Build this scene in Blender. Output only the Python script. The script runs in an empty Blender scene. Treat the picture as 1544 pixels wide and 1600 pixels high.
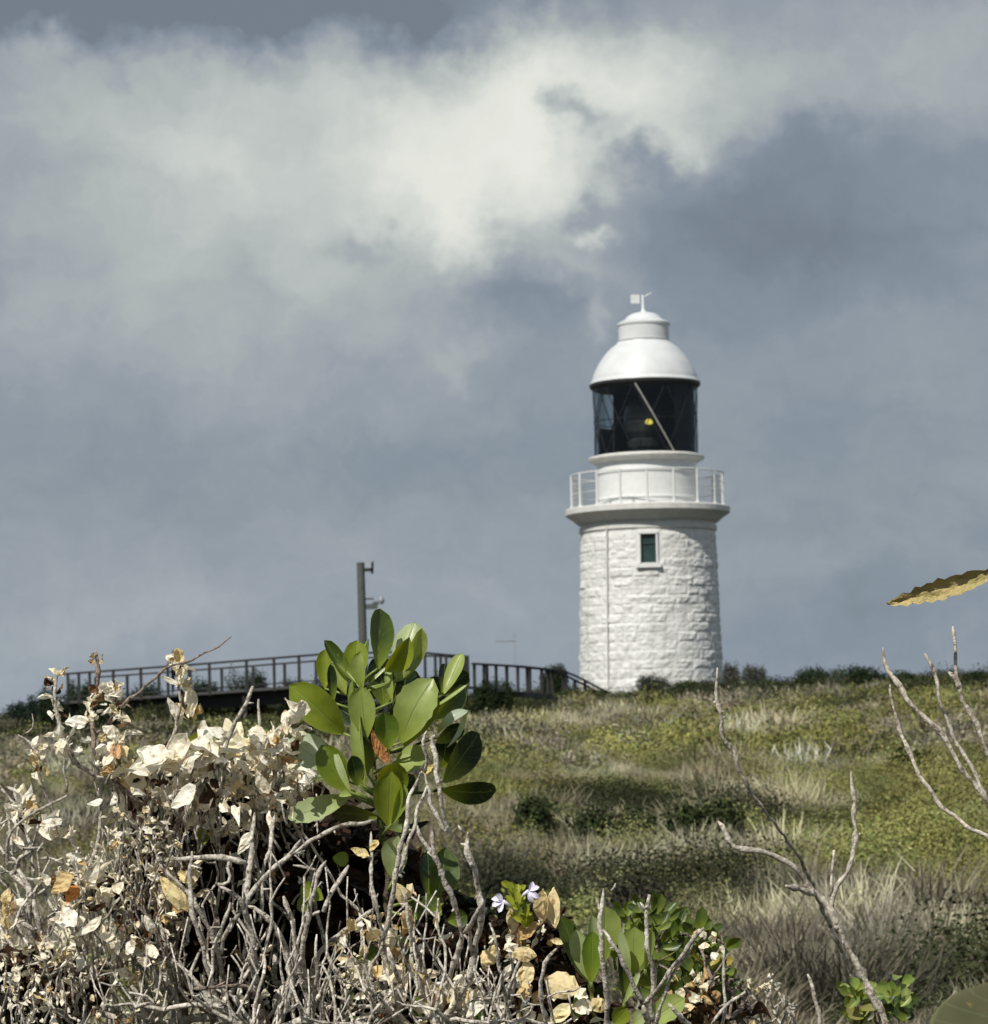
import bpy, math, random
import numpy as np
from mathutils import Vector, Matrix

random.seed(7)
R = np.random.default_rng(11)
C = bpy.context.scene.collection
SC = bpy.context.scene

# ------------------------------------------------------------------ camera
F = 4612.0                       # focal length in photo pixels (photo is 1544 wide)
EYE = 1.6
ROLL = math.radians(-1.25)
cam_d = bpy.data.cameras.new('camera')
cam = bpy.data.objects.new('camera', cam_d)
C.objects.link(cam)
cam.location = (0, 0, EYE)
cam.matrix_world = Matrix.Translation((0, 0, EYE)) @ Matrix.Rotation(math.radians(90), 4, 'X') @ Matrix.Rotation(ROLL, 4, 'Z')
cam_d.sensor_fit = 'HORIZONTAL'
cam_d.sensor_width = 36
cam_d.lens = 36 * F / 1544
cam_d.shift_y = (1160 - 800) / 1544
cam_d.clip_start = 0.05
cam_d.clip_end = 6000
cam_d.dof.use_dof = True
cam_d.dof.focus_distance = 2.8
cam_d.dof.aperture_fstop = 42
SC.camera = cam

ca, sa = math.cos(ROLL), math.sin(ROLL)


def P(px, py, d):
    """world point seen at photo pixel (px, py), d metres in front of the lens"""
    u = (px - 772) / F
    v = (1160 - py) / F
    return np.array([(u * ca - v * sa) * d, d, EYE + (u * sa + v * ca) * d])


# ------------------------------------------------------------------ sun + sky
SUN_EL = math.radians(46)
SUN_AZ = math.radians(32)        # behind the camera, to the left
sd = Vector((-math.sin(SUN_AZ) * math.cos(SUN_EL), -math.cos(SUN_AZ) * math.cos(SUN_EL), math.sin(SUN_EL)))
sun_d = bpy.data.lights.new('sun', 'SUN')
sun_d.energy = 4.3
sun_d.angle = math.radians(0.5)
sun_d.color = (1.0, 0.95, 0.86)
sun = bpy.data.objects.new('sun', sun_d)
sun.rotation_euler = sd.to_track_quat('Z', 'Y').to_euler()
sun.location = (-20, -20, 40)
C.objects.link(sun)

SC.view_settings.view_transform = 'Standard'
SC.view_settings.look = 'None'
SC.view_settings.exposure = 0.0
SC.view_settings.gamma = 1.0
SC.render.engine = 'CYCLES'
SC.cycles.max_bounces = 8
SC.cycles.transparent_max_bounces = 12
SC.cycles.use_denoising = True


def lin(r, g, b):
    def f(c):
        c = c / 255
        return c / 12.92 if c <= 0.04045 else ((c + 0.055) / 1.055) ** 2.4
    return (f(r), f(g), f(b), 1)


class NT:
    """tiny node-tree writer"""
    def __init__(s, nt):
        s.nt = nt

    def n(s, typ, **kw):
        o = s.nt.nodes.new(typ)
        ins = kw.pop('ins', {})
        for k, v in kw.items():
            setattr(o, k, v)
        for k, v in ins.items():
            s.set(o.inputs[k], v)
        return o

    def set(s, sock, v):
        if isinstance(v, bpy.types.NodeSocket):
            s.nt.links.new(v, sock)
        elif isinstance(v, bpy.types.Node):
            s.nt.links.new(v.outputs[0], sock)
        else:
            sock.default_value = v

    def m(s, op, a, b=None, c=None, clamp=False):
        o = s.nt.nodes.new('ShaderNodeMath')
        o.operation = op
        o.use_clamp = clamp
        for i, v in enumerate((a, b, c)):
            if v is not None:
                s.set(o.inputs[i], v)
        return o.outputs[0]

    def vm(s, op, a, b=None, c=None, out=0):
        o = s.nt.nodes.new('ShaderNodeVectorMath')
        o.operation = op
        for i, v in enumerate((a, b, c)):
            if v is not None:
                s.set(o.inputs[i], v)
        return o.outputs[out]

    def ramp(s, fac, stops, interp='LINEAR'):
        o = s.nt.nodes.new('ShaderNodeValToRGB')
        o.color_ramp.interpolation = interp
        el = o.color_ramp.elements
        el[0].position, el[0].color = stops[0]
        el[1].position, el[1].color = stops[-1]
        for p, c in stops[1:-1]:
            e = el.new(p)
            e.color = c
        s.set(o.inputs[0], fac)
        return o.outputs[0]


W = bpy.data.worlds.new('World')
SC.world = W
W.use_nodes = True
wn = W.node_tree
wn.nodes.clear()
w = NT(wn)
tc = w.n('ShaderNodeTexCoord')
sep = w.n('ShaderNodeSeparateXYZ', ins={0: tc.outputs['Generated']})
U = w.m('ARCTAN2', sep.outputs[0], sep.outputs[1])
V = w.m('ARCSINE', sep.outputs[2])
uv = w.n('ShaderNodeCombineXYZ', ins={0: U, 1: V, 2: 0.0}).outputs[0]
n1 = w.n('ShaderNodeTexNoise', ins={'Vector': uv, 'Scale': 26.0, 'Detail': 5.0, 'Roughness': 0.55})
n2 = w.n('ShaderNodeTexNoise', ins={'Vector': uv, 'Scale': 90.0, 'Detail': 4.0, 'Roughness': 0.55})
off1 = w.vm('SUBTRACT', n1.outputs['Color'], (0.5, 0.5, 0.5))
off2 = w.vm('SUBTRACT', n2.outputs['Color'], (0.5, 0.5, 0.5))
warp = w.vm('MULTIPLY_ADD', off1, (0.045, 0.035, 0), uv)
warp = w.vm('MULTIPLY_ADD', off2, (0.020, 0.018, 0), warp)


def sky_uv(px, py):
    p = P(px, py, 1.0)
    dv = p - np.array([0, 0, EYE])
    dv = dv / np.linalg.norm(dv)
    return math.atan2(dv[0], dv[1]), math.asin(dv[2])


CLOUDS = [  # bright and dark cloud masses: centre, half sizes (photo px at this focal length), amount
    (720, 190, 290, 120, .34), (810, 270, 150, 115, .34), (722, 400, 50, 62, .30), (1030, 150, 170, 85, .34),
    (1085, 235, 50, 42, .20), (870, 120, 220, 60, .10),
    (330, 170, 330, 95, .15), (60, 140, 200, 60, .10), (440, 330, 260, 120, .19), (850, 425, 90, 34, .18),
    (935, 355, 26, 14, .26), (930, 505, 24, 32, .20), (150, 400, 300, 190, .14), (450, 540, 300, 150, .13),
    (1440, 90, 240, 110, .17), (640, 340, 120, 70, .16), (300, 240, 90, 40, .10), (720, 540, 60, 30, .08),
    (230, 0, 430, 52, -.60), (640, 30, 90, 30, -.16), (890, 176, 40, 18, -.40), (930, 205, 34, 16, -.34), (1010, 255, 60, 26, -.24),
    (1220, 330, 220, 110, -.25), (1260, 215, 90, 36, -.12), (555, 380, 46, 28, -.18), (810, 450, 76, 60, -.24), (910, 325, 36, 18, -.18),
    (400, 420, 50, 30, -.08), (1300, 380, 110, 50, -.06), (60, 80, 60, 24, .10), (300, 700, 330, 80, -.06),
    (80, 980, 320, 150, .12), (1330, 960, 200, 70, -.10), (1260, 880, 160, 30, .06), (700, 940, 320, 110, .08), (720, 720, 260, 60, -.05),
]
acc = None
for (cx, cy, rx, ry, am) in CLOUDS:
    u0, v0 = sky_uv(cx, cy)
    sx, sy = F / rx, F / ry
    q = w.vm('MULTIPLY_ADD', warp, (sx, sy, 0), (-u0 * sx, -v0 * sy, 0))
    dd = w.vm('DOT_PRODUCT', q, q, out=1)
    e = w.m('POWER', math.exp(-0.8), dd)
    acc = w.m('MULTIPLY_ADD', e, am, 0.27 if acc is None else acc)
n3 = w.n('ShaderNodeTexNoise', ins={'Vector': w.vm('MULTIPLY', warp, (1, 1.6, 1)), 'Scale': 22.0, 'Detail': 7.0, 'Roughness': 0.58})
acc = w.m('MULTIPLY_ADD', w.m('SUBTRACT', n3.outputs[0], 0.5), 0.36, acc)
n4 = w.n('ShaderNodeTexNoise', ins={'Vector': tc.outputs['Generated'], 'Scale': 3.0, 'Detail': 4.0})
acc = w.m('MULTIPLY_ADD', w.m('SUBTRACT', n4.outputs[0], 0.5), 0.12, acc)
ccol = w.ramp(acc, [(0.0, lin(116, 126, 136)), (0.22, lin(134, 145, 156)), (0.36, lin(153, 161, 169)),
                    (0.52, lin(176, 183, 182)), (0.70, lin(203, 208, 203)), (0.92, lin(232, 233, 224)), (1.0, lin(238, 238, 230))])
# towards the horizon the far cloud is bluer
hz = w.m('MULTIPLY_ADD', V, -14.0, 1.0, clamp=True)
ccol2 = w.n('ShaderNodeMix', data_type='RGBA', blend_type='MULTIPLY', ins={0: hz, 6: ccol, 7: (0.96, 1.005, 1.08, 1)}).outputs[2]
bgc = w.n('ShaderNodeBackground', ins={'Color': ccol2, 'Strength': 1.0})
sky = w.n('ShaderNodeTexSky')
sky.sky_type = 'NISHITA'
sky.sun_disc = False
sky.sun_elevation = SUN_EL
sky.sun_rotation = math.atan2(sd.x, sd.y)
bgs = w.n('ShaderNodeBackground', ins={'Color': sky.outputs[0], 'Strength': 0.08})
mx = w.n('ShaderNodeMixShader', ins={0: 0.94})
wn.links.new(bgs.outputs[0], mx.inputs[1])
wn.links.new(bgc.outputs[0], mx.inputs[2])
wo = w.n('ShaderNodeOutputWorld')
wn.links.new(mx.outputs[0], wo.inputs[0])


# ------------------------------------------------------------------ materials
def mat(name):
    m = bpy.data.materials.new(name)
    m.use_nodes = True
    m.node_tree.nodes.clear()
    return m, NT(m.node_tree)


def finish(t, sh):
    o = t.n('ShaderNodeOutputMaterial')
    t.nt.links.new(sh if isinstance(sh, bpy.types.NodeSocket) else sh.outputs[0], o.inputs[0])


def mottled(name, c1, c2, scale=8, rough=0.7, bump=0.0, bscale=30, metallic=0.0, c3=None):
    m, t = mat(name)
    co = t.n('ShaderNodeTexCoord').outputs['Object']
    no = t.n('ShaderNodeTexNoise', ins={'Vector': co, 'Scale': scale, 'Detail': 6.0, 'Roughness': 0.65})
    st = [(0.35, c1), (0.65, c2)]
    if c3:
        st.append((0.75, c3))
    cr = t.ramp(no.outputs[0], st)
    b = t.n('ShaderNodeBsdfPrincipled', ins={'Base Color': cr, 'Roughness': rough, 'Metallic': metallic})
    if bump:
        nb = t.n('ShaderNodeTexNoise', ins={'Vector': co, 'Scale': bscale, 'Detail': 5.0})
        bp = t.n('ShaderNodeBump', ins={'Height': nb.outputs[0], 'Strength': bump, 'Distance': 0.02})
        t.set(b.inputs['Normal'], bp.outputs[0])
    finish(t, b)
    return m


def g(v, r=1, gg=1, b=1):
    return (v * r, v * gg, v * b, 1)


M_stone = mottled('painted_stone', g(.76, .99, 1, .99), g(.66, 1, 1, .97), 1.6, .75, .5, 9, c3=g(.80))
t = NT(M_stone.node_tree)
pb_ = [n_ for n_ in M_stone.node_tree.nodes if n_.type == 'BSDF_PRINCIPLED'][0]
src_ = pb_.inputs['Base Color'].links[0].from_socket
cs_ = t.n('ShaderNodeTexCoord').outputs['Object']
sn_ = t.n('ShaderNodeTexNoise', ins={'Vector': t.vm('MULTIPLY', cs_, (2.2, 2.2, .22)), 'Scale': 1.6, 'Detail': 6.0, 'Roughness': .65})
sr_ = t.ramp(sn_.outputs[0], [(.38, (.80, .80, .77, 1)), (.52, (1, 1, 1, 1)), (.7, (1, 1, 1, 1))])
mm_ = t.n('ShaderNodeMix', data_type='RGBA', blend_type='MULTIPLY', ins={0: .8, 6: src_, 7: sr_}).outputs[2]
t.set(pb_.inputs['Base Color'], mm_)
M_white = mottled('white_paint', g(.80, .98, 1, 1), g(.72, .98, 1, 1.0), 2.0, .35)
M_band = mottled('gallery_paint', g(.70, 1.0, 1, .96), g(.58, 1.0, 1, .96), 2.5, .7, .2, 12)
M_dome = mottled('dome_paint', g(.70, .97, 1, 1.02), g(.62, .97, 1, 1.02), 1.2, .38)
M_dark = mottled('dark_metal', g(.035, .9, 1, 1.05), g(.02), 4, .5)
M_black = mottled('blackout_curtain', g(.006, 1, 1.1, 1.5), g(.012, 1, 1.1, 1.4), 2, .9)
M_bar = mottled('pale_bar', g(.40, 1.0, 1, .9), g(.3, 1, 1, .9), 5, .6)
M_lens = mottled('lens_housing', g(.035, 1.05, 1, .95), g(.075, 1.05, 1, .95), 1.3, .35)
M_wood = mottled('weathered_timber', g(.032, 1.0, 1, 1.05), g(.016, 1, 1, 1.05), 6, .85, .4, 25)
M_woodl = mottled('grey_timber', g(.07, 1, 1, 1.05), g(.045, 1, 1, 1.05), 6, .85, .4, 25)
M_pole = mottled('treated_pole', g(.10, .9, 1, .93), g(.07, .9, 1, .95), 3, .8, .3, 20)
M_pglass = mottled('old_window_glass', g(.035, .6, 1.1, 1.0), g(.06, .55, 1.1, 1.0), 3, .15)
M_soil = None
M_cloth = mottled('dark_jacket_cloth', g(.03, .9, 1, 1.2), g(.02), 20, .9)
M_cap = mottled('grey_cap_cloth', g(.10, .85, 1, 1.1), g(.07, .85, 1, 1.1), 20, .9)
M_skin = mottled('skin', (.45, .28, .2, 1), (.38, .22, .16, 1), 20, .6)
M_pale_metal = mottled('galvanised_metal', g(.30, .95, 1, 1.1), g(.22, .95, 1, 1.1), 6, .5)

m, t = mat('lantern_glass')
fr = t.n('ShaderNodeLayerWeight', ins={0: 0.25})
tr = t.n('ShaderNodeBsdfTransparent', ins={0: (.60, .66, .68, 1)})
gl = t.n('ShaderNodeBsdfGlossy', ins={'Color': (.8, .85, .9, 1), 'Roughness': 0.04})
mxg = t.n('ShaderNodeMixShader', ins={0: t.m('MULTIPLY_ADD', fr.outputs[0], 0.38, 0.025)})
t.nt.links.new(tr.outputs[0], mxg.inputs[1])
t.nt.links.new(gl.outputs[0], mxg.inputs[2])
finish(t, mxg)
M_glass = m

m, t = mat('lit_lamp')
em = t.n('ShaderNodeEmission', ins={0: (1.0, .80, .12, 1), 1: 1.3})
finish(t, em)
M_lamp = m

# soil below the heath
m, t = mat('sandy_soil')
co = t.n('ShaderNodeNewGeometry').outputs['Position']
no = t.n('ShaderNodeTexNoise', ins={'Vector': co, 'Scale': 0.8, 'Detail': 8.0, 'Roughness': .7})
cr = t.ramp(no.outputs[0], [(.3, (.030, .030, .016, 1)), (.55, (.060, .055, .032, 1)), (.75, (.10, .085, .055, 1))])
nb = t.n('ShaderNodeTexNoise', ins={'Vector': co, 'Scale': 9.0, 'Detail': 6.0})
bp = t.n('ShaderNodeBump', ins={'Height': nb.outputs[0], 'Strength': .6, 'Distance': 0.1})
b = t.n('ShaderNodeBsdfPrincipled', ins={'Base Color': cr, 'Roughness': .95})
t.set(b.inputs['Normal'], bp.outputs[0])
finish(t, b)
M_soil = m


def foliage_mat(name, instancer=False, trans=.25, rough=.6, spec=.3, tint=None):
    """colour comes from the mesh's own colour attribute (each leaf its own colour)"""
    m, t = mat(name)
    a = t.n('ShaderNodeAttribute', attribute_name='col')
    col = a.outputs['Color']
    if instancer:
        a2 = t.n('ShaderNodeAttribute', attribute_name='pcol')
        a2.attribute_type = 'INSTANCER'
        col = t.n('ShaderNodeMix', data_type='RGBA', blend_type='MULTIPLY', ins={0: 1.0, 6: col, 7: a2.outputs['Color']}).outputs[2]
    if tint:
        col = t.n('ShaderNodeMix', data_type='RGBA', blend_type='MULTIPLY', ins={0: 1.0, 6: col, 7: tint}).outputs[2]
    b = t.n('ShaderNodeBsdfPrincipled', ins={'Base Color': col, 'Roughness': rough, 'Specular IOR Level': spec})
    tl = t.n('ShaderNodeBsdfTranslucent', ins={'Color': col})
    mxs = t.n('ShaderNodeMixShader', ins={0: trans})
    t.nt.links.new(b.outputs[0], mxs.inputs[1])
    t.nt.links.new(tl.outputs[0], mxs.inputs[2])
    finish(t, mxs)
    return m


M_heath = foliage_mat('heath_foliage', True, .15, .8, .1)
M_bush = foliage_mat('bush_foliage', False, .2, .75, .15)

# dead leaves: own colour + brown veins and blotches
m, t = mat('dead_leaf')
a = t.n('ShaderNodeAttribute', attribute_name='col')
co = t.n('ShaderNodeNewGeometry').outputs['Position']
no = t.n('ShaderNodeTexNoise', ins={'Vector': co, 'Scale': 130.0, 'Detail': 5.0, 'Roughness': .6})
k = t.ramp(no.outputs[0], [(.32, (.42, .28, .16, 1)), (.43, (.97, .94, .86, 1)), (.56, (1.03, 1.02, 1, 1))])
col = t.n('ShaderNodeMix', data_type='RGBA', blend_type='MULTIPLY', ins={0: .9, 6: a.outputs['Color'], 7: k}).outputs[2]
nb = t.n('ShaderNodeTexNoise', ins={'Vector': co, 'Scale': 320.0, 'Detail': 4.0})
bp = t.n('ShaderNodeBump', ins={'Height': nb.outputs[0], 'Strength': .5, 'Distance': 0.002})
b = t.n('ShaderNodeBsdfPrincipled', ins={'Base Color': col, 'Roughness': .7, 'Specular IOR Level': .25})
t.set(b.inputs['Normal'], bp.outputs[0])
tl = t.n('ShaderNodeBsdfTranslucent', ins={'Color': col})
mxs = t.n('ShaderNodeMixShader', ins={0: .22})
t.nt.links.new(b.outputs[0], mxs.inputs[1])
t.nt.links.new(tl.outputs[0], mxs.inputs[2])
finish(t, mxs)
M_dead = m

# living fleshy leaf: midrib, faint side veins, paler rim, yellower base
m, t = mat('green_leaf')
a = t.n('ShaderNodeAttribute', attribute_name='col')
lt = t.n('ShaderNodeAttribute', attribute_name='lt')
sp = t.n('ShaderNodeSeparateXYZ', ins={0: lt.outputs['Vector']})
s_, t_ = sp.outputs[0], sp.outputs[1]
co = t.n('ShaderNodeNewGeometry').outputs['Position']
no = t.n('ShaderNodeTexNoise', ins={'Vector': co, 'Scale': 60.0, 'Detail': 4.0})
mott = t.n('ShaderNodeMix', data_type='RGBA', ins={0: no.outputs[0], 6: (.55, .64, .5, 1), 7: (1.42, 1.34, 1.5, 1)}).outputs[2]
col = t.n('ShaderNodeMix', data_type='RGBA', blend_type='MULTIPLY', ins={0: 1.0, 6: a.outputs['Color'], 7: mott}).outputs[2]
absS = t.m('ABSOLUTE', s_)
mid = t.m('SUBTRACT', 1.0, t.m('MULTIPLY', absS, 14.0), clamp=True)
vein = t.m('PINGPONG', t.m('MULTIPLY_ADD', absS, -.22, t_), 0.065)
vein = t.m('MULTIPLY', t.m('SUBTRACT', 1.0, t.m('MULTIPLY', vein, 110.0), clamp=True), 0.30)
rim = t.m('MULTIPLY', t.m('SUBTRACT', absS, .93, clamp=True), 9.0)
basey = t.m('SUBTRACT', 1.0, t.m('MULTIPLY', t_, 1.75), clamp=True)
light = t.m('MAXIMUM', t.m('MULTIPLY', mid, .65), t.m('MAXIMUM', vein, rim), clamp=True)
col = t.n('ShaderNodeMix', data_type='RGBA', ins={0: t.m('MULTIPLY', basey, .8), 6: col, 7: (.27, .34, .035, 1)}).outputs[2]
col = t.n('ShaderNodeMix', data_type='RGBA', ins={0: t.m('MULTIPLY', light, .6), 6: col, 7: (.30, .40, .16, 1)}).outputs[2]
sp2 = t.n('ShaderNodeTexNoise', ins={'Vector': co, 'Scale': 210.0, 'Detail': 3.0})
spot = t.m('MULTIPLY', t.m('SUBTRACT', sp2.outputs[0], .66, clamp=True), 9.0, clamp=True)
edge_ = t.m('MULTIPLY', t.m('SUBTRACT', t.m('ADD', absS, t.m('MULTIPLY', no.outputs[0], .5)), 1.22, clamp=True), 6.0, clamp=True)
spot = t.m('MAXIMUM', spot, t.m('MULTIPLY', edge_, .7))
col = t.n('ShaderNodeMix', data_type='RGBA', ins={0: t.m('MULTIPLY', spot, .75), 6: col, 7: (.30, .24, .08, 1)}).outputs[2]
hb = t.m('MULTIPLY_ADD', no.outputs[0], .6, t.m('MULTIPLY', mid, -1.0))
bp = t.n('ShaderNodeBump', ins={'Height': hb, 'Strength': .35, 'Distance': 0.003})
b = t.n('ShaderNodeBsdfPrincipled', ins={'Base Color': col, 'Roughness': .38, 'Specular IOR Level': .5})
t.set(b.inputs['Normal'], bp.outputs[0])
tlc = t.n('ShaderNodeMix', data_type='RGBA', blend_type='MULTIPLY', ins={0: 1.0, 6: col, 7: (1.5, 1.25, .35, 1)}).outputs[2]
tl = t.n('ShaderNodeBsdfTranslucent', ins={'Color': tlc})
mxs = t.n('ShaderNodeMixShader', ins={0: .28})
t.nt.links.new(b.outputs[0], mxs.inputs[1])
t.nt.links.new(tl.outputs[0], mxs.inputs[2])
finish(t, mxs)
M_leaf = m

# bark of the bare twigs: pale grey with lichen and darker scars
m, t = mat('grey_bark')
a = t.n('ShaderNodeAttribute', attribute_name='col')
co = t.n('ShaderNodeNewGeometry').outputs['Position']
no = t.n('ShaderNodeTexNoise', ins={'Vector': co, 'Scale': 190.0, 'Detail': 6.0, 'Roughness': .7})
k = t.ramp(no.outputs[0], [(.36, (.22, .17, .14, 1)), (.46, (.72, .68, .64, 1)), (.60, (1.18, 1.17, 1.14, 1))])
col = t.n('ShaderNodeMix', data_type='RGBA', blend_type='MULTIPLY', ins={0: 1.0, 6: a.outputs['Color'], 7: k}).outputs[2]
nb = t.n('ShaderNodeTexNoise', ins={'Vector': co, 'Scale': 420.0, 'Detail': 4.0})
bp = t.n('ShaderNodeBump', ins={'Height': nb.outputs[0], 'Strength': .8, 'Distance': 0.002})
b = t.n('ShaderNodeBsdfPrincipled', ins={'Base Color': col, 'Roughness': .85, 'Specular IOR Level': .2})
t.set(b.inputs['Normal'], bp.outputs[0])
finish(t, b)
M_bark = m


# ------------------------------------------------------------------ mesh helpers
def nrm(v):
    v = np.asarray(v, float)
    l = math.sqrt(float(v[0] * v[0] + v[1] * v[1] + v[2] * v[2]))
    return v / l if l > 1e-12 else np.array([0, 0, 1.0])


class MB:
    def __init__(s):
        s.v, s.f, s.c, s.t, s.n = [], [], [], [], 0

    def add(s, V, Fs, col=(1, 1, 1), T=None):
        V = np.asarray(V, float)
        k = len(V)
        o = s.n
        s.v.append(V)
        s.f.extend([tuple(i + o for i in q) for q in Fs])
        col = np.asarray(col, float)
        if col.ndim == 1:
            col = np.tile(col[:3], (k, 1))
        s.c.append(col)
        s.t.append(np.zeros((k, 3)) if T is None else T)
        s.n += k

    def box(s, c, size, rot=0.0, col=(1, 1, 1)):
        x, y, z = [q / 2 for q in size]
        V = np.array([(a * x, b * y, d * z) for d in (-1, 1) for b in (-1, 1) for a in (-1, 1)])
        if rot:
            cr, sr = math.cos(rot), math.sin(rot)
            V = np.stack([V[:, 0] * cr - V[:, 1] * sr, V[:, 0] * sr + V[:, 1] * cr, V[:, 2]], 1)
        s.add(V + np.asarray(c), [(0, 2, 3, 1), (4, 5, 7, 6), (0, 1, 5, 4), (2, 6, 7, 3), (0, 4, 6, 2), (1, 3, 7, 5)], col)

    def bar(s, a, b, wd, ht, col=(1, 1, 1)):
        """box section from a to b, ht in z-ish"""
        a, b = np.asarray(a, float), np.asarray(b, float)
        d = nrm(b - a)
        up = np.array([0, 0, 1.0]) if abs(d[2]) < .9 else np.array([0, 1.0, 0])
        sd_ = nrm(np.cross(d, up))
        up = np.cross(sd_, d)
        V = []
        for p in (a, b):
            for (i, j) in ((-1, -1), (1, -1), (1, 1), (-1, 1)):
                V.append(p + sd_ * i * wd / 2 + up * j * ht / 2)
        s.add(V, [(0, 1, 2, 3), (7, 6, 5, 4), (0, 4, 5, 1), (1, 5, 6, 2), (2, 6, 7, 3), (3, 7, 4, 0)], col)

    def tube(s, pts, rad, sides=6, col=(1, 1, 1), cap=True):
        pts = np.asarray(pts, float)
        n = len(pts)
        rad = np.full(n, rad) if np.isscalar(rad) else np.asarray(rad, float)
        tang = np.gradient(pts, axis=0)
        ref = np.array([0.13, 0.9, 0.2])
        V = np.zeros((n * sides, 3))
        ang = np.arange(sides) * 2 * math.pi / sides
        cs, sn = np.cos(ang)[:, None], np.sin(ang)[:, None]
        for i in range(n):
            d = nrm(tang[i])
            x = nrm(ref - d * float(ref @ d))
            y = np.array([d[1] * x[2] - d[2] * x[1], d[2] * x[0] - d[0] * x[2], d[0] * x[1] - d[1] * x[0]])
            ref = x
            V[i * sides:(i + 1) * sides] = pts[i] + (cs * x + sn * y) * rad[i]
        Fs = []
        for i in range(n - 1):
            for j in range(sides):
                k2 = (j + 1) % sides
                Fs.append((i * sides + j, i * sides + k2, (i + 1) * sides + k2, (i + 1) * sides + j))
        if cap:
            Fs.append(tuple(range(sides - 1, -1, -1)))
            Fs.append(tuple((n - 1) * sides + j for j in range(sides)))
        col = np.asarray(col, float)
        if col.ndim == 2:
            col = np.repeat(col, sides, axis=0)
        s.add(V, Fs, col)

    def lathe(s, prof, n=64, c=(0, 0, 0), a0=0.0, a1=2 * math.pi, col=(1, 1, 1)):
        full = abs(a1 - a0 - 2 * math.pi) < 1e-6
        m_ = n if full else n + 1
        ang = a0 + (a1 - a0) * np.arange(m_) / n
        V = []
        for (r, z) in prof:
            V.append(np.stack([c[0] + r * np.cos(ang), c[1] + r * np.sin(ang), np.full(m_, c[2] + z)], 1))
        V = np.concatenate(V)
        Fs = []
        for i in range(len(prof) - 1):
            for j in range(n):
                k2 = (j + 1) % m_
                Fs.append((i * m_ + j, i * m_ + k2, (i + 1) * m_ + k2, (i + 1) * m_ + j))
        s.add(V, Fs, col)

    def leaf(s, base, tip, width, normal, cup=.2, bend=.0, curl=0., nu=7, nv=4, kind='ob', ruf=0., col=(1, 1, 1), fold=0., serr=0.):
        base, tip = np.asarray(base, float), np.asarray(tip, float)
        ax = tip - base
        L = float(np.linalg.norm(ax))
        a_ = ax / max(L, 1e-9)
        n_ = np.asarray(normal, float)
        n_ = nrm(n_ - a_ * float(n_ @ a_))
        sd_ = nrm(np.cross(a_, n_))
        ts = np.linspace(0, 1, nu + 1)
        ss = np.linspace(-1, 1, nv + 1)
        if kind == 'ob':      # widest towards the tip
            wt = np.sin(math.pi * ts ** 1.40) ** .50
            wt = np.maximum(wt, .10 * (1 - ts))
        elif kind == 'ov':
            wt = np.sin(math.pi * ts) ** .7
            wt = np.maximum(wt, .06 * (1 - ts))
        else:
            wt = np.sin(math.pi * np.clip(ts * .9 + .05, 0, 1)) ** .9
        T, S = np.meshgrid(ts, ss, indexing='ij')
        Wt = wt[:, None]
        if serr:
            Wt = Wt * (1 + serr * (((np.arange(nu + 1) % 2) * 2 - 1)[:, None]) * (T > .45) * (abs(S) > .9))
        lat = S * Wt * width / 2
        hgt = cup * width * .5 * (S ** 2) * Wt + fold * width * .5 * abs(S) * Wt + bend * L * np.sin(math.pi * T) + curl * L * T ** 3
        if ruf:
            hgt = hgt + R.normal(0, ruf * width, T.shape) * (T > .02)
            lat = lat + R.normal(0, ruf * width * .6, T.shape) * (T > .02)
        V = base + T[..., None] * ax + lat[..., None] * sd_ + hgt[..., None] * n_
        V = V.reshape(-1, 3)
        m_ = nv + 1
        Fs = [(i * m_ + j, i * m_ + j + 1, (i + 1) * m_ + j + 1, (i + 1) * m_ + j) for i in range(nu) for j in range(nv)]
        s.add(V, Fs, col, np.stack([S.ravel(), T.ravel(), np.zeros(T.size)], 1))

    def build(s, name, material, parent=None, origin=None, smooth=False, data_only=False):
        V = np.concatenate(s.v)
        me = bpy.data.meshes.new(name)
        if origin is None and parent is not None:
            origin = np.zeros(3)
            q_ = parent
            while q_ is not None:
                origin = origin + np.array(q_.location)
                q_ = q_.parent
        if origin is not None:
            V = V - np.asarray(origin)
        me.from_pydata(V.tolist(), [], s.f)
        ca_ = me.color_attributes.new('col', 'FLOAT_COLOR', 'POINT')
        cc = np.ones((len(V), 4), np.float32)
        cc[:, :3] = np.concatenate(s.c)
        ca_.data.foreach_set('color', cc.ravel())
        at = me.attributes.new('lt', 'FLOAT_VECTOR', 'POINT')
        at.data.foreach_set('vector', np.concatenate(s.t).astype(np.float32).ravel())
        me.materials.append(material)
        if smooth:
            me.polygons.foreach_set('use_smooth', [True] * len(me.polygons))
        o = bpy.data.objects.new(name, me)
        C.objects.link(o)
        if parent is not None:
            o.parent = parent
        elif origin is not None:
            o.location = origin
        return o


def tag(o, label=None, cat=None, group=None, kind=None):
    if label:
        o['label'] = label
    if cat:
        o['category'] = cat
    if group:
        o['group'] = group
    if kind:
        o['kind'] = kind
    return o


def thing(name, label, cat, loc, group=None):
    o = bpy.data.objects.new(name, None)
    o.empty_display_size = .1
    C.objects.link(o)
    o.location = [float(q) for q in loc]
    return tag(o, label, cat, group)


# ------------------------------------------------------------------ noise + terrain
_perm = np.random.default_rng(3).random((256, 256))


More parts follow.
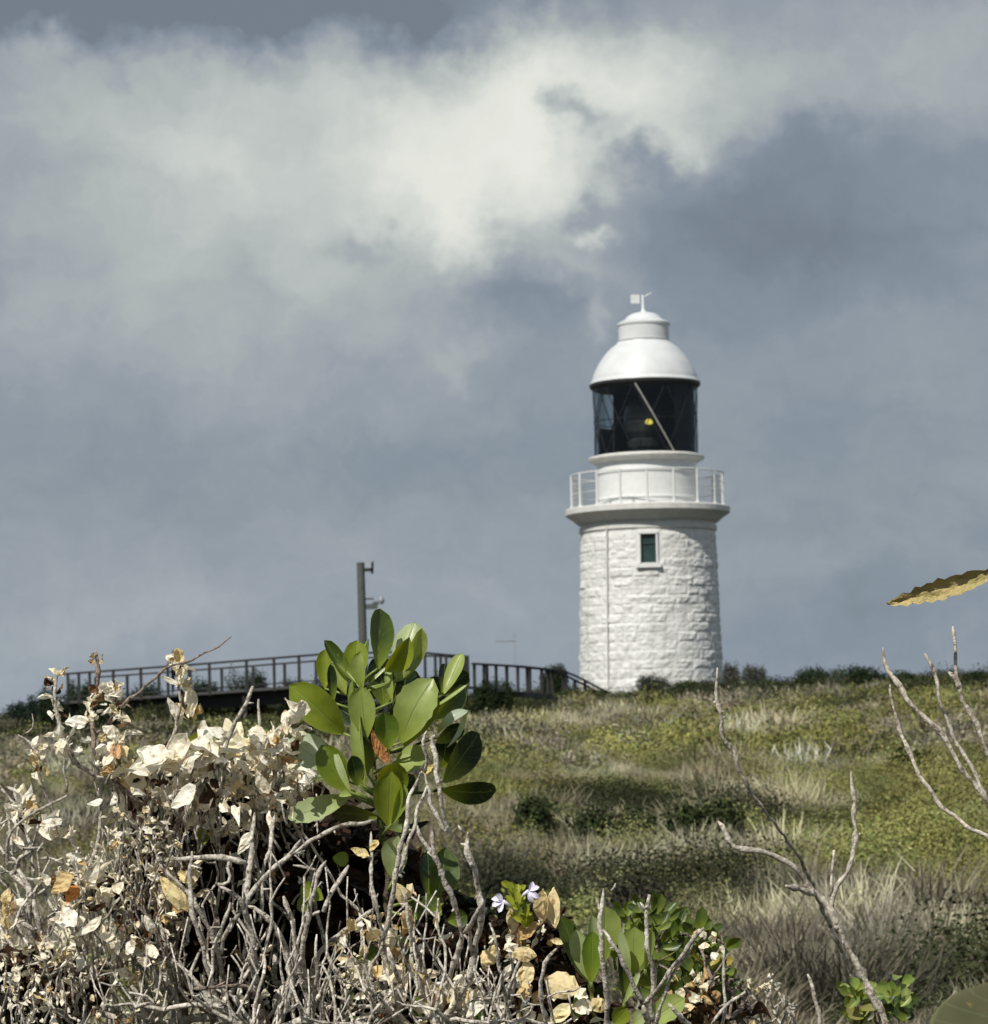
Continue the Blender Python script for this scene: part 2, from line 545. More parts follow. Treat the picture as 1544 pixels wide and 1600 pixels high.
def vnoise(x, y):
    x, y = np.asarray(x, float), np.asarray(y, float)
    xi, yi = np.floor(x).astype(int), np.floor(y).astype(int)
    fx, fy = x - xi, y - yi
    fx, fy = fx * fx * (3 - 2 * fx), fy * fy * (3 - 2 * fy)
    g_ = lambda a, b: _perm[a % 256, b % 256]
    return (g_(xi, yi) * (1 - fx) + g_(xi + 1, yi) * fx) * (1 - fy) + (g_(xi, yi + 1) * (1 - fx) + g_(xi + 1, yi + 1) * fx) * fy


def fbm(x, y, o=4):
    r, a, tot = 0, 1, 0
    for i in range(o):
        r = r + a * vnoise(np.asarray(x) * 2 ** i + 17.3 * i, np.asarray(y) * 2 ** i + 5.1 * i)
        tot += a
        a *= .55
    return r / tot


def hgt(x, y):
    x, y = np.asarray(x, float), np.asarray(y, float)
    q = np.clip((y - 7) / 143, 0, 1)
    z = 3.42 * q ** 1.05
    z = z + np.clip(x, -60, 60) * .02 * np.clip(y / 150, 0, 1)
    z = z + (fbm(x * .12, y * .10, 3) - .5) * .55 * np.clip((y - 12) / 30, 0, 1)
    z = z - np.clip(y - 162, 0, 400) * .06 - np.clip(-y - 5, 0, 300) * .03
    z = z - np.clip(np.abs(x) - 70, 0, 400) * .04
    return z


def ground_hit(px, py, up=.0):
    for d in np.concatenate([np.arange(6, 40, .25), np.arange(40, 160, 1.0)]):
        p = P(px, py, d)
        if p[2] <= hgt(p[0], p[1]) + up:
            return p
    return P(px, py, 150)


xs = np.concatenate([[-2500, -900, -400, -200, -120], np.arange(-80, 80.1, 1.0), [120, 200, 400, 900, 2500]])
ys = np.concatenate([[-2500, -800, -300, -100, -40, -20], np.arange(-10, 170, 1.0), np.arange(170, 260, 10), [300, 400, 560, 900, 1500, 4000]])
Xg, Yg = np.meshgrid(xs, ys, indexing='ij')
Zg = hgt(Xg, Yg)
gm = MB()
ny_ = len(ys)
gm.add(np.stack([Xg.ravel(), Yg.ravel(), Zg.ravel()], 1),
       [(i * ny_ + j, (i + 1) * ny_ + j, (i + 1) * ny_ + j + 1, i * ny_ + j + 1) for i in range(len(xs) - 1) for j in range(ny_ - 1)])
tag(gm.build('hill_ground', M_soil, smooth=True), kind='structure', label='heath covered hill rising to the lighthouse')

# ------------------------------------------------------------------ lighthouse
LD = 150.0
LX = P(1018, 1075, LD)[0]
K = F / LD
LC = np.array([LX, LD, 0.0])


def lz(y):
    return P(1012, y, LD)[2]


base_z = hgt(LX, LD) - .4
lh = thing('lighthouse', 'round white painted stone lighthouse with domed lantern on the hill', 'lighthouse', (LX, LD, base_z))

# tower: rough rock-faced courses in real relief
ztop = lz(828)
nz_, na_ = 250, 560
zz_ = np.linspace(base_z, ztop, nz_)
aa_ = np.linspace(0, 2 * math.pi, na_, endpoint=False)
Z, A = np.meshgrid(zz_, aa_, indexing='ij')
q = (Z - lz(1070)) / (ztop - lz(1070))
rad = (112 - 6.5 * q) / K
course = .46
ci = np.floor(Z / course)
blen = 17 + (ci % 3) * 2
off = _perm[(ci.astype(int) * 7) % 256, 5] * 6.28
bf = (A + off) / (2 * math.pi) * blen
bi = np.floor(bf)
fz = Z / course - ci
fa = bf - bi
edge = np.minimum(np.minimum(fz, 1 - fz) * course, np.minimum(fa, 1 - fa) * (2 * math.pi * 3.5 / blen))
rnd = _perm[(ci.astype(int) * 13) % 256, (bi.astype(int) * 5) % 256]
rough = fbm(A * 3.5 * 3.2 + rnd * 50, Z * 3.6 + rnd * 31, 4) - .5
joint = .35 + .65 * np.clip(edge / .10, 0, 1) * np.clip(.55 + rnd, 0, 1)
tiltb = (fz - .5) * (_perm[(bi.astype(int) * 11) % 256, (ci.astype(int) * 3) % 256] - .35)
disp = joint * (.020 + .030 * rnd) + joint * rough * .11 + tiltb * .055 * joint + (fbm(A * 9, Z * 2.4, 3) - .5) * .06
smooth_top = np.clip((ztop - .25 - Z) / .2, 0, 1)
disp = disp * smooth_top
# the window opening
TH = math.atan2(-1, 0) - .055
wz0, wz1 = lz(885), lz(842)
dang = np.abs((A - (TH % (2 * math.pi)) + math.pi) % (2 * math.pi) - math.pi) * 3.45
inw = (dang < .40) & (Z > wz0) & (Z < wz1)
near = (dang < .66) & (Z > wz0 - .42) & (Z < wz1 + .26)
disp = np.where(near, .02, disp)
disp = np.where(inw, -.42, disp)
rr = rad + disp - .03
tw = MB()
Vt = np.stack([LX + rr * np.cos(A), LD + rr * np.sin(A), Z], -1).reshape(-1, 3)
tw.add(Vt, [(i * na_ + j, i * na_ + (j + 1) % na_, (i + 1) * na_ + (j + 1) % na_, (i + 1) * na_ + j) for i in range(nz_ - 1) for j in range(na_)])
tw.build('tower_wall', M_stone, lh)


def part_lathe(name, prof, material, parent=lh, n=96, **kw):
    b_ = MB()
    b_.lathe([(r / K, lz(y)) for (r, y) in prof], n, (LX, LD, 0), **kw)
    return b_.build(name, material, parent)


part_lathe('cornice', [(104, 834), (107.5, 831), (107.5, 824), (104.5, 823), (106, 820), (110, 818), (118, 811), (126.5, 805.5)], M_band)
part_lathe('gallery_floor', [(126.4, 805.6), (128.5, 804), (128.8, 796), (127, 794.5), (120, 793.5), (60, 793.3)], M_band)
# window parts
fx = lambda r, da: np.array([LX + r * math.cos(TH + da), LD + r * math.sin(TH + da)])
wrot = TH + math.pi / 2
zc = (wz0 + wz1) / 2
wn_ = MB()
p2 = fx(3.30, 0)
wn_.box((p2[0], p2[1], zc), (.84, .05, wz1 - wz0 + .1), wrot)
win = wn_.build('window', M_pglass, lh)
fr_ = MB()
for (dx, dz, sx, sz) in ((-.37, 0, .09, wz1 - wz0), (.37, 0, .09, wz1 - wz0), (0, wz1 - zc - .04, .66, .08), (0, .25, .66, .05)):
    p3 = fx(3.36, 0)
    fr_.box((p3[0] + dx * math.cos(wrot), p3[1] + dx * math.sin(wrot), zc + dz), (sx, .07, sz), wrot)
fr_.build('frame', mottled('green_frame', g(.04, .7, 1.05, 1), g(.05, .7, 1.05, 1), 5, .5), win)
rt = (112 - 6.5 * .75) / K
for nm, dx, z0_, z1_, sx, dep in (('surround', -.43, wz0, wz1, .09, .10), ('surround', .43, wz0, wz1, .09, .10)):
    bb = MB()
    p3 = fx(rt - .075, 0)
    bb.box((p3[0] + dx * math.cos(wrot), p3[1] + dx * math.sin(wrot), (z0_ + z1_) / 2), (sx, .24, z1_ - z0_ - .004), wrot)
    bb.build(nm, M_white, lh)
bb = MB()
p3 = fx(rt - .073, 0)
bb.box((p3[0], p3[1], wz1 + .10), (.96, .245, .14), wrot)
bb.build('lintel', M_white, lh)
bb = MB()
p3 = fx(rt - .02, 0)
bb.box((p3[0], p3[1], wz0 - .16), (1.24, .40, .20), wrot)
bb.build('sill', M_white, lh)
# earthing strap down the wall
bb = MB()
thp = TH - .62
bb.tube([(LX + (r / K + .11) * math.cos(thp), LD + (r / K + .11) * math.sin(thp), z) for (r, z) in
         [(112 - 6.5 * s / 20, base_z + (ztop - base_z) * s / 20) for s in range(21)]], .045, 6)
bb.build('downpipe', M_band, lh)
# watch room
part_lathe('watch_room', [(79, 793.8), (79, 783), (80.5, 782), (80.5, 780), (78.5, 779), (78.5, 742), (80.5, 741), (80.5, 738.5), (78.5, 737.5), (77.5, 724)], M_white)
part_lathe('lantern_sill', [(77, 725), (82, 723.5), (90, 719), (91, 716.5), (90, 714.5), (82, 712.5)], M_band)
# gallery railing
rl = MB()
zr0, zr1 = lz(793.6), lz(741)
RR = 119.5 / K
for k_ in range(18):
    th = k_ / 18 * 2 * math.pi + .12
    pm = MB()
    c_ = (LX + RR * math.cos(th), LD + RR * math.sin(th))
    pm.tube([(c_[0], c_[1], zr0), (c_[0], c_[1], zr0 + .06), (c_[0], c_[1], zr0 + .07), (c_[0], c_[1], zr1)], [.10, .10, .055, .05], 8)
    pm.build('railing_post', M_white, lh)
for yy, rr_ in ((742, .035), (757, .016), (772, .016)):
    pts = [(LX + RR * math.cos(a), LD + RR * math.sin(a), lz(yy)) for a in np.linspace(0, 2 * math.pi, 97)]
    pm = MB()
    pm.tube(pts, rr_, 6, cap=False)
    pm.build('handrail' if yy == 742 else 'rail', M_white, lh)
# mesh infill of fine uprights
pm = MB()
for k_ in range(180):
    th = k_ / 180 * 2 * math.pi
    c_ = (LX + RR * math.cos(th), LD + RR * math.sin(th))
    pm.tube([(c_[0], c_[1], zr0 + .05), (c_[0], c_[1], zr1)], .006, 4, cap=False)
pm.build('railing_mesh', M_bar, lh)
# lantern room
part_lathe('lantern_glazing', [(80.5, 712.6), (81.5, 606)], M_glass, n=10 * 6)
part_lathe('lantern_rim', [(80, 609), (83, 608), (86.5, 604), (87, 600), (85, 599)], M_dark)
z0_, z1_ = lz(712), lz(607)
fm = MB()
for k_ in range(10):
    for sg in (1, -1):
        th0 = k_ / 10 * 2 * math.pi + .35
        pts = []
        for s in np.linspace(0, 1, 9):
            a = th0 + sg * (s - .5) * (math.pi / 5)
            r = (80.2 + s) / K
            pts.append((LX + r * math.cos(a), LD + r * math.sin(a), z0_ + (z1_ - z0_) * s))
        fm.tube(pts, .026, 5)
r_ = 80.8 / K
fm.tube([(LX + r_ * math.cos(a), LD + r_ * math.sin(a), (z0_ + z1_) / 2) for a in np.linspace(0, 2 * math.pi, 61)], .025, 5, cap=False)
fm.build('glazing_bars', M_black, lh)
fm = MB()


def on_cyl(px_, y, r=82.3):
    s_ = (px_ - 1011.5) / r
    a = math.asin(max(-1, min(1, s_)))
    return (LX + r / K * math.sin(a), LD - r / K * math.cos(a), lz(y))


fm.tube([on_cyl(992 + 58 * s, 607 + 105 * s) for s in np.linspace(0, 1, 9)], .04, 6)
fm.build('glare_bar', M_bar, lh)  # one glazing bar made pale, sun glare put into its colour
# inside: lens, its stand, curtains and the far floor
part_lathe('lens', [(28, 700), (30, 690), (24, 686), (31, 676), (34, 662), (34, 648), (31, 636), (24, 628), (12, 620), (1, 618)], M_lens, n=32)
part_lathe('lens_stand', [(45, 712), (45, 706), (20, 704), (20, 698)], M_dark, n=32)
part_lathe('lantern_floor', [(80, 712.3), (1, 712.2)], M_dark)
part_lathe('lantern_ceiling', [(82, 607.5), (1, 606)], M_dark)
part_lathe('curtain', [(76, 712), (76, 607)], M_black, a0=-1.0, a1=2.25, n=40)
part_lathe('curtain', [(76.5, 712), (76.5, 664)], M_black, a0=2.25, a1=2.85, n=20)
bb = MB()
lp = np.array([LX + 3 / K, LD - 1.35, lz(663)])
bb.tube([lp + (0, 0, -.13), lp + (0, 0, -.10), lp + (0, 0, .04), lp + (0, 0, .12)], [.12, .19, .18, .07], 10)
bb.build('lamp', M_lamp, lh)
# dome, ventilator and vane
dome = [(86.5, 600.5), (86, 597.5), (83.5, 596)]
_dy = [595, 588, 580, 570, 560, 551, 545, 540.5, 537.5]
_dr = [83, 81.3, 78, 73, 66.5, 59.5, 53.5, 47.5, 43.5]
for s in np.linspace(0, 8, 33):
    dome.append((float(np.interp(s, range(9), _dr)), float(np.interp(s, range(9), _dy))))
dome += [(42.5, 536.5), (42, 534.5)]
dm_ = part_lathe('dome', dome, M_dome)
dm_.data.polygons.foreach_set('use_smooth', [True] * len(dm_.data.polygons))
part_lathe('ventilator', [(36, 535.5), (36, 533), (40, 533), (40, 531.5), (39.5, 531), (39.5, 510), (41, 509), (41.3, 506), (40, 504.5), (30, 500), (26, 495), (20, 491), (10, 488.2), (2, 487.3)], M_dome)
bb = MB()
bb.tube([(LX, LD, lz(489)), (LX, LD, lz(486)), (LX, LD, lz(484)), (LX, LD, lz(461))], [.30, .12, .085, .07], 8)
van = bb.build('finial', M_white, lh)
bb = MB()
vz = lz(467)
bb.box((LX - .40, LD - .05, vz), (.46, .03, .44), .15)
bb.bar((LX, LD, vz + .1), (LX + .42, LD + .05, vz + .32), .05, .05)
bb.build('wind_vane', M_white, van)

# ------------------------------------------------------------------ lookout deck with railing (left)
deck = thing('lookout_deck', 'dark timber lookout deck with post and rail balustrade left of the lighthouse', 'deck', P(470, 1085, 112))
rail_pts = [(88, 1054, 121), (200, 1046, 118.5), (320, 1037, 116), (420, 1029, 114), (500, 1022.5, 112), (640, 1018, 112), (728, 1026, 113)]


def interp(tab, x):
    xs_ = [t_[0] for t_ in tab]
    return [float(np.interp(x, xs_, [t_[k_] for t_ in tab])) for k_ in (1, 2)]


RH = 1.12
fl = MB()
outer, floor_pts = [], []
for x in np.linspace(88, 728, 26):
    y, d = interp(rail_pts, x)
    p = P(x, y, d)
    outer.append(p)
    floor_pts.append(p - np.array([0, 0, RH]))
for i in range(len(floor_pts) - 1):
    a, b2 = floor_pts[i], floor_pts[i + 1]
    back = np.array([.8, 6.0, 0])
    V = [a, b2, b2 + back, a + back]
    V2 = [v - np.array([0, 0, .10]) for v in V]
    fl.add(V + V2, [(0, 1, 2, 3), (7, 6, 5, 4), (0, 4, 5, 1), (2, 6, 7, 3), (0, 3, 7, 4), (1, 5, 6, 2)])
fl.build('decking', M_woodl, deck)
jo = MB()
for i in range(len(floor_pts) - 1):
    jo.bar(floor_pts[i] - np.array([0, -.75, .38]), floor_pts[i + 1] - np.array([0, -.75, .38]), .08, .54)
jo.build('fascia_beam', M_wood, deck)
hr = MB()
hr.tube(outer, .045, 6)
hr.build('top_rail', M_wood, deck)
hr = MB()
hr.tube([p - np.array([0, 0, .98]) for p in outer], .025, 5)
hr.build('bottom_rail', M_wood, deck)
px_ = 100
posts = [106, 123, 140, 177, 220, 262, 295, 327, 385, 428, 467, 505, 548, 592, 640, 664, 680, 697, 727]
for x in posts:
    y, d = interp(rail_pts, x)
    p = P(x, y, d)
    pm = MB()
    wd = .11 if x != 727 else .30
    pm.box(p - np.array([0, 0, .62]), (wd, wd, 1.30))
    pm.build('post', M_wood, deck)
for x in (150, 260, 380, 480, 600, 700):
    y, d = interp(rail_pts, x)
    p = P(x, y, d)
    gz = hgt(p[0], p[1])
    pm = MB()
    tz = p[2] - RH - .10
    pm.box((p[0], p[1] + .3, (tz + gz - .3) / 2), (.16, .16, tz - gz + .3))
    pm.build('support', M_wood, deck)
# back railing of the deck
hr = MB()
bk = [p + np.array([.8, 6.0, .0]) for p in outer[:24]]
hr.tube(bk, .04, 5)
for p in bk[::2]:
    hr.box(p - np.array([0, 0, .56]), (.12, .12, 1.12))
hr.build('rear_railing', M_wood, deck)
# balustraded walk and stairs from the deck to the lighthouse
walk = thing('boardwalk', 'dark timber boardwalk with stepped balustrade running down to the lighthouse foot', 'boardwalk', P(800, 1085, 122))
wr = [(738, 1037, 116), (800, 1040.5, 121), (862, 1047, 127), (885, 1056, 129), (930, 1079, 134), (945, 1086, 136)]
top = [P(x, y, d) for (x, y, d) in wr]
bb = MB(); bb.tube(top, .05, 6); bb.build('top_rail', M_wood, walk)
fl = MB()
for i in range(len(top) - 1):
    a, b2 = top[i] - np.array([0, 0, 1.05]), top[i + 1] - np.array([0, 0, 1.05])
    bk_ = np.array([.5, 1.6, 0])
    V = [a, b2, b2 + bk_, a + bk_]
    V2 = [v - np.array([0, 0, .22]) for v in V]
    fl.add(V + V2, [(0, 1, 2, 3), (7, 6, 5, 4), (0, 4, 5, 1), (2, 6, 7, 3), (0, 3, 7, 4), (1, 5, 6, 2)])
fl.build('decking', M_woodl, walk)
for x in [741, 756, 775, 792, 809, 828, 846, 862, 880, 898, 914, 930]:
    y, d = interp(wr, x)
    p = P(x, y, d)
    pm = MB(); pm.box(p - np.array([0, 0, .52]), (.13, .13, 1.06)); pm.build('post', M_wood, walk)
bb = MB(); bb.tube([p + np.array([.5, 1.6, 0]) for p in top], .05, 6)
for x in [741, 772, 805, 838, 868, 898, 930]:
    y, d = interp(wr, x)
    p = P(x, y, d) + np.array([.5, 1.6, 0])
    bb.box(p - np.array([0, 0, .52]), (.12, .12, 1.06))
bb.build('rear_railing', M_wood, walk)
for x in (760, 830, 900):
    y, d = interp(wr, x)
    p = P(x, y, d)
    gz = hgt(p[0], p[1])
    z1 = p[2] - 1.27
    if z1 > gz:
        pm = MB(); pm.box((p[0] + .2, p[1] + .6, (z1 + gz - .3) / 2), (.15, .15, z1 - gz + .3)); pm.build('support', M_wood, walk)

# pole with fittings
pole = thing('utility_pole', 'grey timber pole with two side brackets rising behind the green leaf rosette', 'pole', P(570, 1075, 119))
pt, pb = P(563.5, 879, 119), P(569.5, 1070, 119)
gz = hgt(pb[0], pb[1])
bb = MB(); bb.tube([(pb[0], 119, gz - .3), (pt[0], 119, pt[2])], [.19, .16], 12); bb.build('pole_shaft', M_pole, pole)
kp = F / 119
bb = MB()
a = pt + np.array([.1, 0, -.30])
bb.bar(a, a + np.array([.40, 0, 0.0]), .10, .14)
bb.bar(a + np.array([.36, 0, -.16]), a + np.array([.38, 0, .32]), .10, .10)
bb.build('upper_bracket', M_dark, pole)
bb = MB()
a = P(571, 936, 119)
bb.bar(a, a + np.array([.34, 0, .0]), .05, .07)
a2 = P(571, 948, 119)
bb.box(a2 + np.array([.26, 0, 0]), (.46, .25, .20))
bb.bar(a2 + np.array([.3, 0, .1]), a2 + np.array([.52, 0, .14]), .12, .14)
bb.build('lower_bracket', M_pole, pole)
bb = MB()
a3 = P(596, 938, 119)
bb.bar(a2 + np.array([.45, 0, .05]), a3, .03, .03)
bb.lathe([(.02, -.16), (.10, -.12), (.13, 0), (.08, .12), (.02, .16)], 12, a3)
bb.build('flood_lamp', M_pale_metal, pole)

# faint aerial beyond the crest
aer = thing('aerial', 'thin grey aerial on a mast above the hill crest left of the tower', 'aerial', P(804, 1030, 200))
bb = MB(); a = P(804, 989, 200); bb.tube([a, (a[0], a[1], hgt(a[0], 200) - .2)], .02, 6); bb.build('mast', M_pale_metal, aer)
bb = MB(); a, b2 = P(775, 1002, 200), P(807, 1001, 200); bb.tube([a, b2], .04, 6)
for s in np.linspace(0, 1, 8):
    c_ = a + (b2 - a) * s
    bb.tube([c_ - (0, .4, 0), c_ + (0, .4, 0)], .012, 4)
bb.build('boom', M_pale_metal, aer)

# ------------------------------------------------------------------ person at the rail (skinned figure)
y_, d_ = interp(rail_pts, 275)
pr = P(275, y_, d_)
pfz = pr[2] - RH
PD = d_ + .55
pc = np.array([P(274, 1040, PD)[0], PD, pfz])
person = thing('person', 'person in dark jacket and grey cap leaning on the deck railing', 'person', pc)


def skin_obj(name, verts, edges, radii, material, parent, levels=2):
    me = bpy.data.meshes.new(name)
    me.from_pydata([tuple(float(q) for q in v) for v in verts], edges, [])
    o = bpy.data.objects.new(name, me)
    C.objects.link(o)
    o.parent = parent
    sk = o.modifiers.new('skin', 'SKIN')
    sk.use_smooth_shade = True
    for i, r in enumerate(radii):
        me.skin_vertices[0].data[i].radius = (r, r * .85) if not isinstance(r, tuple) else r
    me.skin_vertices[0].data[0].use_root = True
    sb = o.modifiers.new('sub', 'SUBSURF')
    sb.levels = sb.render_levels = levels
    me.materials.append(material)
    return o


bv = [(0, 0, .93), (0, -.02, 1.12), (0, -.08, 1.34), (0, -.10, 1.45), (0, -.12, 1.53), (0, -.13, 1.60), (0, -.13, 1.68),
      (-.17, -.09, 1.38), (-.27, -.18, 1.17), (-.16, -.42, 1.12), (-.10, -.50, 1.13),
      (.17, -.09, 1.38), (.27, -.18, 1.17), (.16, -.42, 1.12), (.10, -.50, 1.13),
      (-.10, 0, .86), (-.11, -.03, .48), (-.12, .0, .08), (-.13, -.14, .03),
      (.10, 0, .86), (.11, -.02, .48), (.12, .02, .08), (.13, -.12, .03)]
be = [(0, 1), (1, 2), (2, 3), (3, 4), (4, 5), (5, 6), (2, 7), (7, 8), (8, 9), (9, 10), (2, 11), (11, 12), (12, 13), (13, 14),
      (0, 15), (15, 16), (16, 17), (17, 18), (0, 19), (19, 20), (20, 21), (21, 22)]
br = [.15, .14, .16, .07, .055, .09, .075, .07, .05, .04, .04, .07, .05, .04, .04, .095, .06, .042, .04, .095, .06, .042, .04]
me_ = skin_obj('body', bv, be, br, M_skin, person)
jv = [bv[i] for i in (0, 1, 2, 7, 8, 9, 11, 12, 13)]
jv[0] = (0, 0, .84)
skin_obj('jacket', jv, [(0, 1), (1, 2), (2, 3), (3, 4), (4, 5), (2, 6), (6, 7), (7, 8)], [.20, .18, .185, .09, .07, .055, .09, .07, .055], M_cloth, person)
skin_obj('trousers', [(0, 0, .93), bv[15], bv[16], bv[17], bv[19], bv[20], bv[21]], [(0, 1), (1, 2), (2, 3), (0, 4), (4, 5), (5, 6)],
         [.165, .105, .075, .06, .105, .075, .06], M_cloth, person)
bb = MB()
bb.lathe([(.125, 1.645), (.12, 1.70), (.09, 1.75), (.01, 1.765)], 16, (0, -.13, 0))
bb.box((0, -.27, 1.65), (.15, .16, .02))
cp = bb.build('cap', M_cap, person, origin=(0, 0, 0))


# ------------------------------------------------------------------ distant bushes
def quads(mb, cen, size, nor, cols):
    """many small leaf quads"""
    n = len(cen)
    rv = R.normal(size=(n, 3))
    nor = nor / np.linalg.norm(nor, axis=1)[:, None]
    x = np.cross(nor, rv)
    x /= np.linalg.norm(x, axis=1)[:, None]
    y = np.cross(nor, x)
    s = np.asarray(size).reshape(-1, 1) * .5
    V = np.stack([cen - x * s, cen - y * s * .6, cen + x * s, cen + y * s * .6], 1).reshape(-1, 3)
    mb.add(V, [(4 * i, 4 * i + 1, 4 * i + 2, 4 * i + 3) for i in range(n)], np.repeat(cols, 4, axis=0))


FOOT = []


def bush(label, px0, px1, pytop, pybot, d, col, n=1500, leaf=.09, twig=False, name='bush', cat='bush'):
    a, b_ = P(px0, pybot, d), P(px1, pybot, d)
    tp = P((px0 + px1) / 2, pytop, d)
    cx = (a[0] + b_[0]) / 2
    gz_ = min(hgt(cx, d), a[2]) - .05
    wx = (b_[0] - a[0]) / 2
    H = tp[2] - gz_
    root = thing(name, label, cat, (cx, d, gz_), 'low bushes behind the deck railing' if 'railing' in label else 'low bushes growing in the heath')
    n = int(max(n, 2 * wx * H / leaf ** 2 * 12))
    FOOT.append((cx, d, wx))
    lob = [(R.uniform(-.62, .62), R.uniform(-.5, .5), R.uniform(.38, .60), R.uniform(.32, .44)) for _ in range(18)]
    cen, nor = [], []
    per = n // len(lob)
    for (lx, ly, lz_, lr) in lob:
        v = R.normal(size=(per, 3))
        v /= np.linalg.norm(v, axis=1)[:, None]
        rad_ = R.uniform(.55, 1.05, (per, 1)) * lr
        q_ = v * rad_ * np.array([1, 1, .95])
        cen.append(np.array([lx, ly, lz_]) + q_)
        nor.append(v + R.normal(0, .5, (per, 3)) + np.array([0, 0, .3]))
    cen, nor = np.concatenate(cen), np.concatenate(nor)
    cen = cen * np.array([wx / .98, max(wx * .8, .4), H]) + np.array([cx, d, gz_])
    k_ = R.uniform(.55, 1.5, (len(cen), 1))
    cols = np.array(col)[None] * k_ * (1 + R.normal(0, .05, (len(cen), 3)))
    mb = MB()
    quads(mb, cen, R.uniform(.6, 1.4, len(cen)) * leaf, nor, np.clip(cols, .004, .9))
    mb.build('foliage', M_bush, root)
    mb = MB()
    for _ in range(6 if not twig else 26):
        l_ = lob[_ % len(lob)]
        e_ = np.array([cx + l_[0] * wx * 1.2, d + l_[1] * wx, gz_ + H * (l_[2] + (.2 if twig else 0) + (R.uniform(.0, .2) if twig else 0))])
        b0_ = np.array([cx + R.uniform(-.1, .1) * wx, d, gz_ - .05])
        mb.tube([b0_, (b0_ + e_) / 2 + R.normal(0, .05, 3), e_], [.05, .035, .015], 5, col=(.12, .10, .085))
    mb.build('stem', M_bark, root)
    return root


DG = (.020, .034, .012)
OG = (.045, .062, .022)
GY = (.085, .085, .075)
bush('low dark green bush on the skyline right of the lighthouse', 1235, 1385, 1033, 1068, 138, DG, 2400, .12)
bush('small dark bush beside the larger one on the right skyline', 1350, 1440, 1046, 1070, 140, DG, 900, .11)
bush('low dark bush at the right edge of the skyline', 1505, 1560, 1044, 1066, 140, DG, 800, .11)
bush('grey leafless bush against the right foot of the tower', 1128, 1160, 1030, 1072, 141, GY, 700, .08, True)
bush('grey bush with a flat top standing right of the tower', 1156, 1200, 1032, 1066, 143, (.10, .11, .10), 900, .08, True)
bush('grey green bush in front of the tower foot', 990, 1052, 1048, 1078, 143, (.055, .065, .045), 900, .08)
bush('small olive bush hiding the right foot of the tower', 1045, 1115, 1058, 1082, 141, OG, 900, .08)
bush('clipped dark bush with a green top beside the boardwalk', 832, 892, 1029, 1068, 131, DG, 1600, .09)
bush('dark bush below the boardwalk railing', 735, 812, 1052, 1106, 108, DG, 1800, .09)
bush('olive bush under the boardwalk stairs', 860, 960, 1072, 1100, 118, OG, 1200, .09)
bush('dark bush at the left end of the deck', 58, 112, 1068, 1125, 112, DG, 1600, .09)
bush('round dark green bush leftmost on the skyline', 5, 48, 1090, 1122, 120, (.018, .036, .022), 900, .09)
bush('low dark bush between the leftmost bush and the deck', 36, 78, 1078, 1120, 117, (.022, .036, .026), 900, .09)
bush('dark bush beneath the left part of the deck', 110, 215, 1082, 1130, 109, DG, 1600, .1)
bush('green topped bush behind the left end of the deck railing', 98, 150, 1052, 1078, 128, (.03, .055, .02), 900, .09)
bush('dark bush behind the deck railing near the pole', 480, 560, 1048, 1075, 124, DG, 900, .09)
bush('dark bush behind the railing right of the leaf rosette', 655, 740, 1040, 1085, 122, DG, 1200, .09)
bush('tallest dark bush behind the deck railing, above the forked grey twig', 345, 425, 1034, 1080, 124, DG, 1000, .09)
bush('low scrub behind the deck railing between the person and the tall bush', 290, 350, 1052, 1084, 125, DG, 1000, .09)
bush('low scrub behind the deck railing left of the person', 180, 262, 1058, 1090, 126, DG, 1000, .09)
bush('low scrub behind the deck railing left of the green rosette', 425, 492, 1052, 1080, 124, DG, 1000, .09)
bush('low scrub behind the deck railing at its left end', 135, 185, 1062, 1092, 127, DG, 1000, .09)


def mid_bush(label, px0, px1, pytop, pybot, col, n=1600, leaf=.05):
    gh = ground_hit((px0 + px1) / 2, pybot - 8, .30)
    pytop -= 4
    return bush(label, px0, px1, pytop, pybot, float(gh[1]), col, n, leaf)


mid_bush('dark green bush in the middle of the slope, left of a thin bare twig', 1020, 1180, 1236, 1298, (.036, .050, .018), 3600, .05)
mid_bush('low dark bush left of the middle one on the slope', 870, 1060, 1250, 1296, (.040, .054, .020), 3200, .05)
mid_bush('dark bush nearest the green rosette on the slope', 790, 900, 1236, 1288, (.032, .048, .016), 2400, .05)
mid_bush('small dark bush behind the bare branches on the right', 1385, 1465, 1166, 1206, (.026, .036, .012), 1800, .06)
mid_bush('dark bush low on the slope above the flowering shoot', 735, 860, 1345, 1420, (.022, .026, .015), 3600, .035)
mid_bush('dark grey bush above the lower green shoots', 930, 1060, 1350, 1425, (.040, .038, .028), 3600, .035)

# ------------------------------------------------------------------ heath (ground cover nobody could count)
TV, TF, TC, TID = [], [], [], []
tn = 0


def add_t(tid, V, Fs, cols):
    global tn
    TV.append(V)
    TF.extend([tuple(i + tn for i in f) for f in Fs])
    TC.append(cols)
    TID.append(np.full(len(V), tid))
    tn += len(V)


